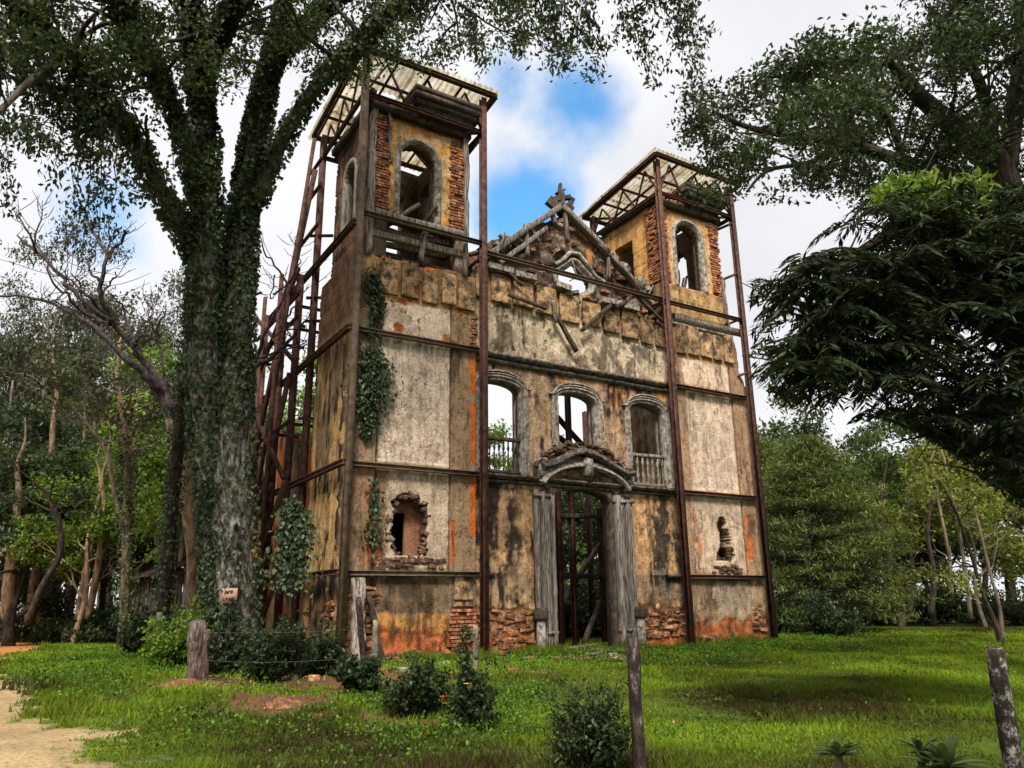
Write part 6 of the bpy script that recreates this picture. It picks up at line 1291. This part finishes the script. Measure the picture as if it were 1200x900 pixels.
for i, (p, q, l) in enumerate((((668, 762), (742, 752), 'long grey plank lying before the doorway'), ((690, 768), (735, 764), 'short grey plank in front of the long one'), ((640, 766), (660, 756), 'small plank end by the left pilaster foot'), ((742, 757), (778, 752), 'pale plank lying right of the doorway'))):
    a = onG(*p)+[0, 0, .06]; b = onG(*q)+[0, 0, .07]; tag(MB().timber(a, b, .2, .06, 6, .015).build('fallen_plank', M['wood']), l, 'plank')
# old wooden shed behind the trees
sp = gpos(196, 33); shd = thing('old_shed', 'dilapidated dark board shed with mossy roof behind the leaning trunk', 'shed', sp)
ax = BR*np.array([1, 1, 0]); ax /= np.linalg.norm(ax); dp = np.array([-ax[1], ax[0], 0])
for k in range(18):
    a = sp+ax*(-1.5+k*.18); MB().timber(a+[0, 0, .0], a+[0, 0, 2.6+.05*k], .15, .04, 5, .015, up=dp).build('wall_board', M['dark_wood'] if k % 3 else M['wood'], shd)
for z in (1.3, 2.55): MB().timber(sp+ax*-1.6-dp*.06+[0, 0, z], sp+ax*1.7-dp*.06+[0, 0, z+.8*(z/3)], .1, .12, 6, .02).build('cross_rail', M['dark_wood'], shd)
for k in range(8):
    a = sp+ax*(-1.8+k*.45)+[0, 0, 2.55+k*.13]; MB().beam(a-dp*.6, a+dp*3+[0, 0, .9], .46, .05).build('roof_sheet', M['dark_wood'], shd)
for k in range(10):
    a = sp+ax*(-1.5)+dp*(.3*k); MB().timber(a, a+[0, 0, 2.7], .2, .04, 5, .015, up=ax).build('wall_board', M['dark_wood'], shd)

# ------------------------------------------------------------------ grass and ground weeds
def grassfield():
    rs = np.random.default_rng(5); n = 480000
    r = 5+rs.random(n)**1.15*40; th = YAW+rs.uniform(-.78, .78, n); X = CAM[0]+r*np.sin(th); Y = CAM[1]+r*np.cos(th)
    pm = path_mask(X, Y); dm = dirt_mask(X, Y); k = (rs.random(n) > pm*1.3) & (rs.random(n) > dm*.985) & ~((X > 0) & (X < 15.9) & (Y > 0) & (Y < 1))
    X, Y, r = X[k], Y[k], r[k]; n = len(X)
    pat = fbm(X*.6+2, Y*.6, 4); lush = sst(.45, .6, pat); tone = fbm(X*.28+8, Y*.28, 4); brt = np.exp(-((X+4.5)**2/6+(Y-8)**2/140))+.5*np.exp(-((X-17)**2/30+(Y-1)**2/10))+.4*np.exp(-((X-9)**2/30+(Y+2)**2/4)); left = sst(-2.5, -4.5, X+0*Y)
    thin = rs.random(n) > .75*sst(.46, .34, fbm(X*1.1+40, Y*1.1, 4)); X, Y, r, tone, brt, lush, left = X[thin], Y[thin], r[thin], tone[thin], brt[thin], lush[thin], left[thin]; n = len(X)
    h = (.03+.035*lush+.03*left*sst(-9, -4, Y))*(1+rs.random(n)*.8)*(1+r*.012); w_ = (.003+.0008*r)*(1+rs.random(n))
    a = rs.uniform(0, 6.283, n); b = rs.uniform(0, 6.283, n); ln = h*rs.uniform(.2, .9, n)
    Z = gz(X, Y)-.01; P = np.stack([X, Y, Z], -1); s_ = np.stack([np.cos(a), np.sin(a), 0*a], -1)*w_[:, None]; tp = P+np.stack([np.cos(b)*ln, np.sin(b)*ln, h], -1)
    V = np.stack([P-s_, P+s_, tp], 1).reshape(-1, 3); T = np.arange(3*n).reshape(-1, 3)
    me = mesh_np('lawn_grass', V, None, T, False, var=np.repeat(np.clip(2.6*(tone-.5)+.30+.15*lush+.5*(fbm(X*1.3+31, Y*1.3, 3)-.5)+.35*rs.random(n)**1.5+.6*brt, 0, 1), 3)); o = link('lawn_grass', me, M['grass']); tag(o, 'short uneven green grass covering the lawn around the church', 'grass', kind='stuff')
    # longer tufts where the mower does not reach
    n = 26000; X = rs.uniform(-1, 17, n); Y = -.1-rs.random(n)**2*.9+np.where((X > 4) & (X < 12), .2, 0); k = ~((X > 6.8) & (X < 9.1) & (Y > -.6)) & (rs.random(n) < sst(.35, .6, fbm(X*1.1+5, Y*1.1, 3))); X, Y = X[k], Y[k]; n = len(X)
    a = rs.uniform(0, 6.283, n); b = rs.uniform(0, 6.283, n); h = rs.uniform(.08, .34, n)*(.5+fbm(X*2, Y*2, 3)); P = np.stack([X, Y, gz(X, Y)-.01], -1); s_ = np.stack([np.cos(a), np.sin(a), 0*a], -1)*.014
    V = np.stack([P-s_, P+s_, P+np.stack([np.cos(b)*h*.5, np.sin(b)*h*.5, h], -1)], 1).reshape(-1, 3)
    tag(link('tall_grass', mesh_np('tall_grass', V, None, np.arange(3*n).reshape(-1, 3), False, var=np.repeat(rs.uniform(.1, 1, n), 3)), M['grass']), 'longer ragged grass tufts along the foot of the church wall', 'grass', kind='stuff')
    # leafy weeds in lush patches
    n = 120000; r = 6+rs.random(n)*34; th = YAW+rs.uniform(-.75, .75, n); X = CAM[0]+r*np.sin(th); Y = CAM[1]+r*np.cos(th)
    pat = fbm(X*.5+12, Y*.5, 4)
    z1 = np.exp(-((X-8-1.0)**2/30+(Y+2.2)**2/5)); z2 = np.exp(-((X+4.5)**2/5+(Y-6)**2/90)); z3 = np.exp(-((X+1.2)**2/5+(Y+8.5)**2/4)); z4 = np.exp(-((X+.5)**2/4+(Y+2.5)**2/3)); z5 = np.exp(-((X-17)**2/12+(Y-.5)**2/8))
    pr = np.clip(1.15*z1+1.1*z2+z3+.6*z4+z5, 0, 1)*sst(.36, .52, pat)+.008; pr = pr*(1-.9*dirt_mask(X, Y)); k = (rs.random(n) < pr) & (rs.random(n) > path_mask(X, Y)) & ~((X > 0) & (X < 15.9) & (Y > 0) & (Y < 1.1)); X, Y, r = X[k], Y[k], r[k]; n = len(X)
    rep = 4; X = np.repeat(X, rep)+rs.normal(0, .08, n*rep); Y = np.repeat(Y, rep)+rs.normal(0, .08, n*rep); r = np.repeat(r, rep); n = len(X)
    Z = gz(X, Y)+rs.random(n)**1.3*(.10+.12*fbm(X, Y, 3)); V, T, a = leaves(np.stack([X, Y, Z], -1), .032+.0019*r, .022+.0012*r, droop=-.1, rs=rs)
    me = mesh_np('ground_weeds', V, None, T, False, var=a); o = link('ground_weeds', me, M['weed']); tag(o, 'low leafy bright green weeds in patches near the church and track', 'weeds', kind='stuff')
    # fallen dry leaves
    n = 9000; X = rs.uniform(-4.5, 13, n); Y = rs.uniform(-13, .0, n); k = rs.random(n) < sst(.1, .6, dirt_mask(X, Y)+.5*sst(.55, .7, fbm(X*.9+4, Y*.9, 4)))*.6*np.exp(-((X-4)**2/90+(Y+2)**2/14))+.012; X, Y = X[k], Y[k]; n = len(X)
    V, T, a = leaves(np.stack([X, Y, gz(X, Y)+.05], -1), .05, .034, droop=0, rs=rs); V[:, 2] = np.clip(V[:, 2], None, np.repeat(gz(X, Y)+.08, 4))
    m_ = leafmat('dry_leaf', (.10, .05, .025), (.34, .22, .12), .1, .8, .1); o = link('fallen_leaves', mesh_np('fallen_leaves', V, None, T, False, var=a), m_); tag(o, 'scattered dry brown and pale leaves on the lawn', 'leaves', kind='stuff')
grassfield()
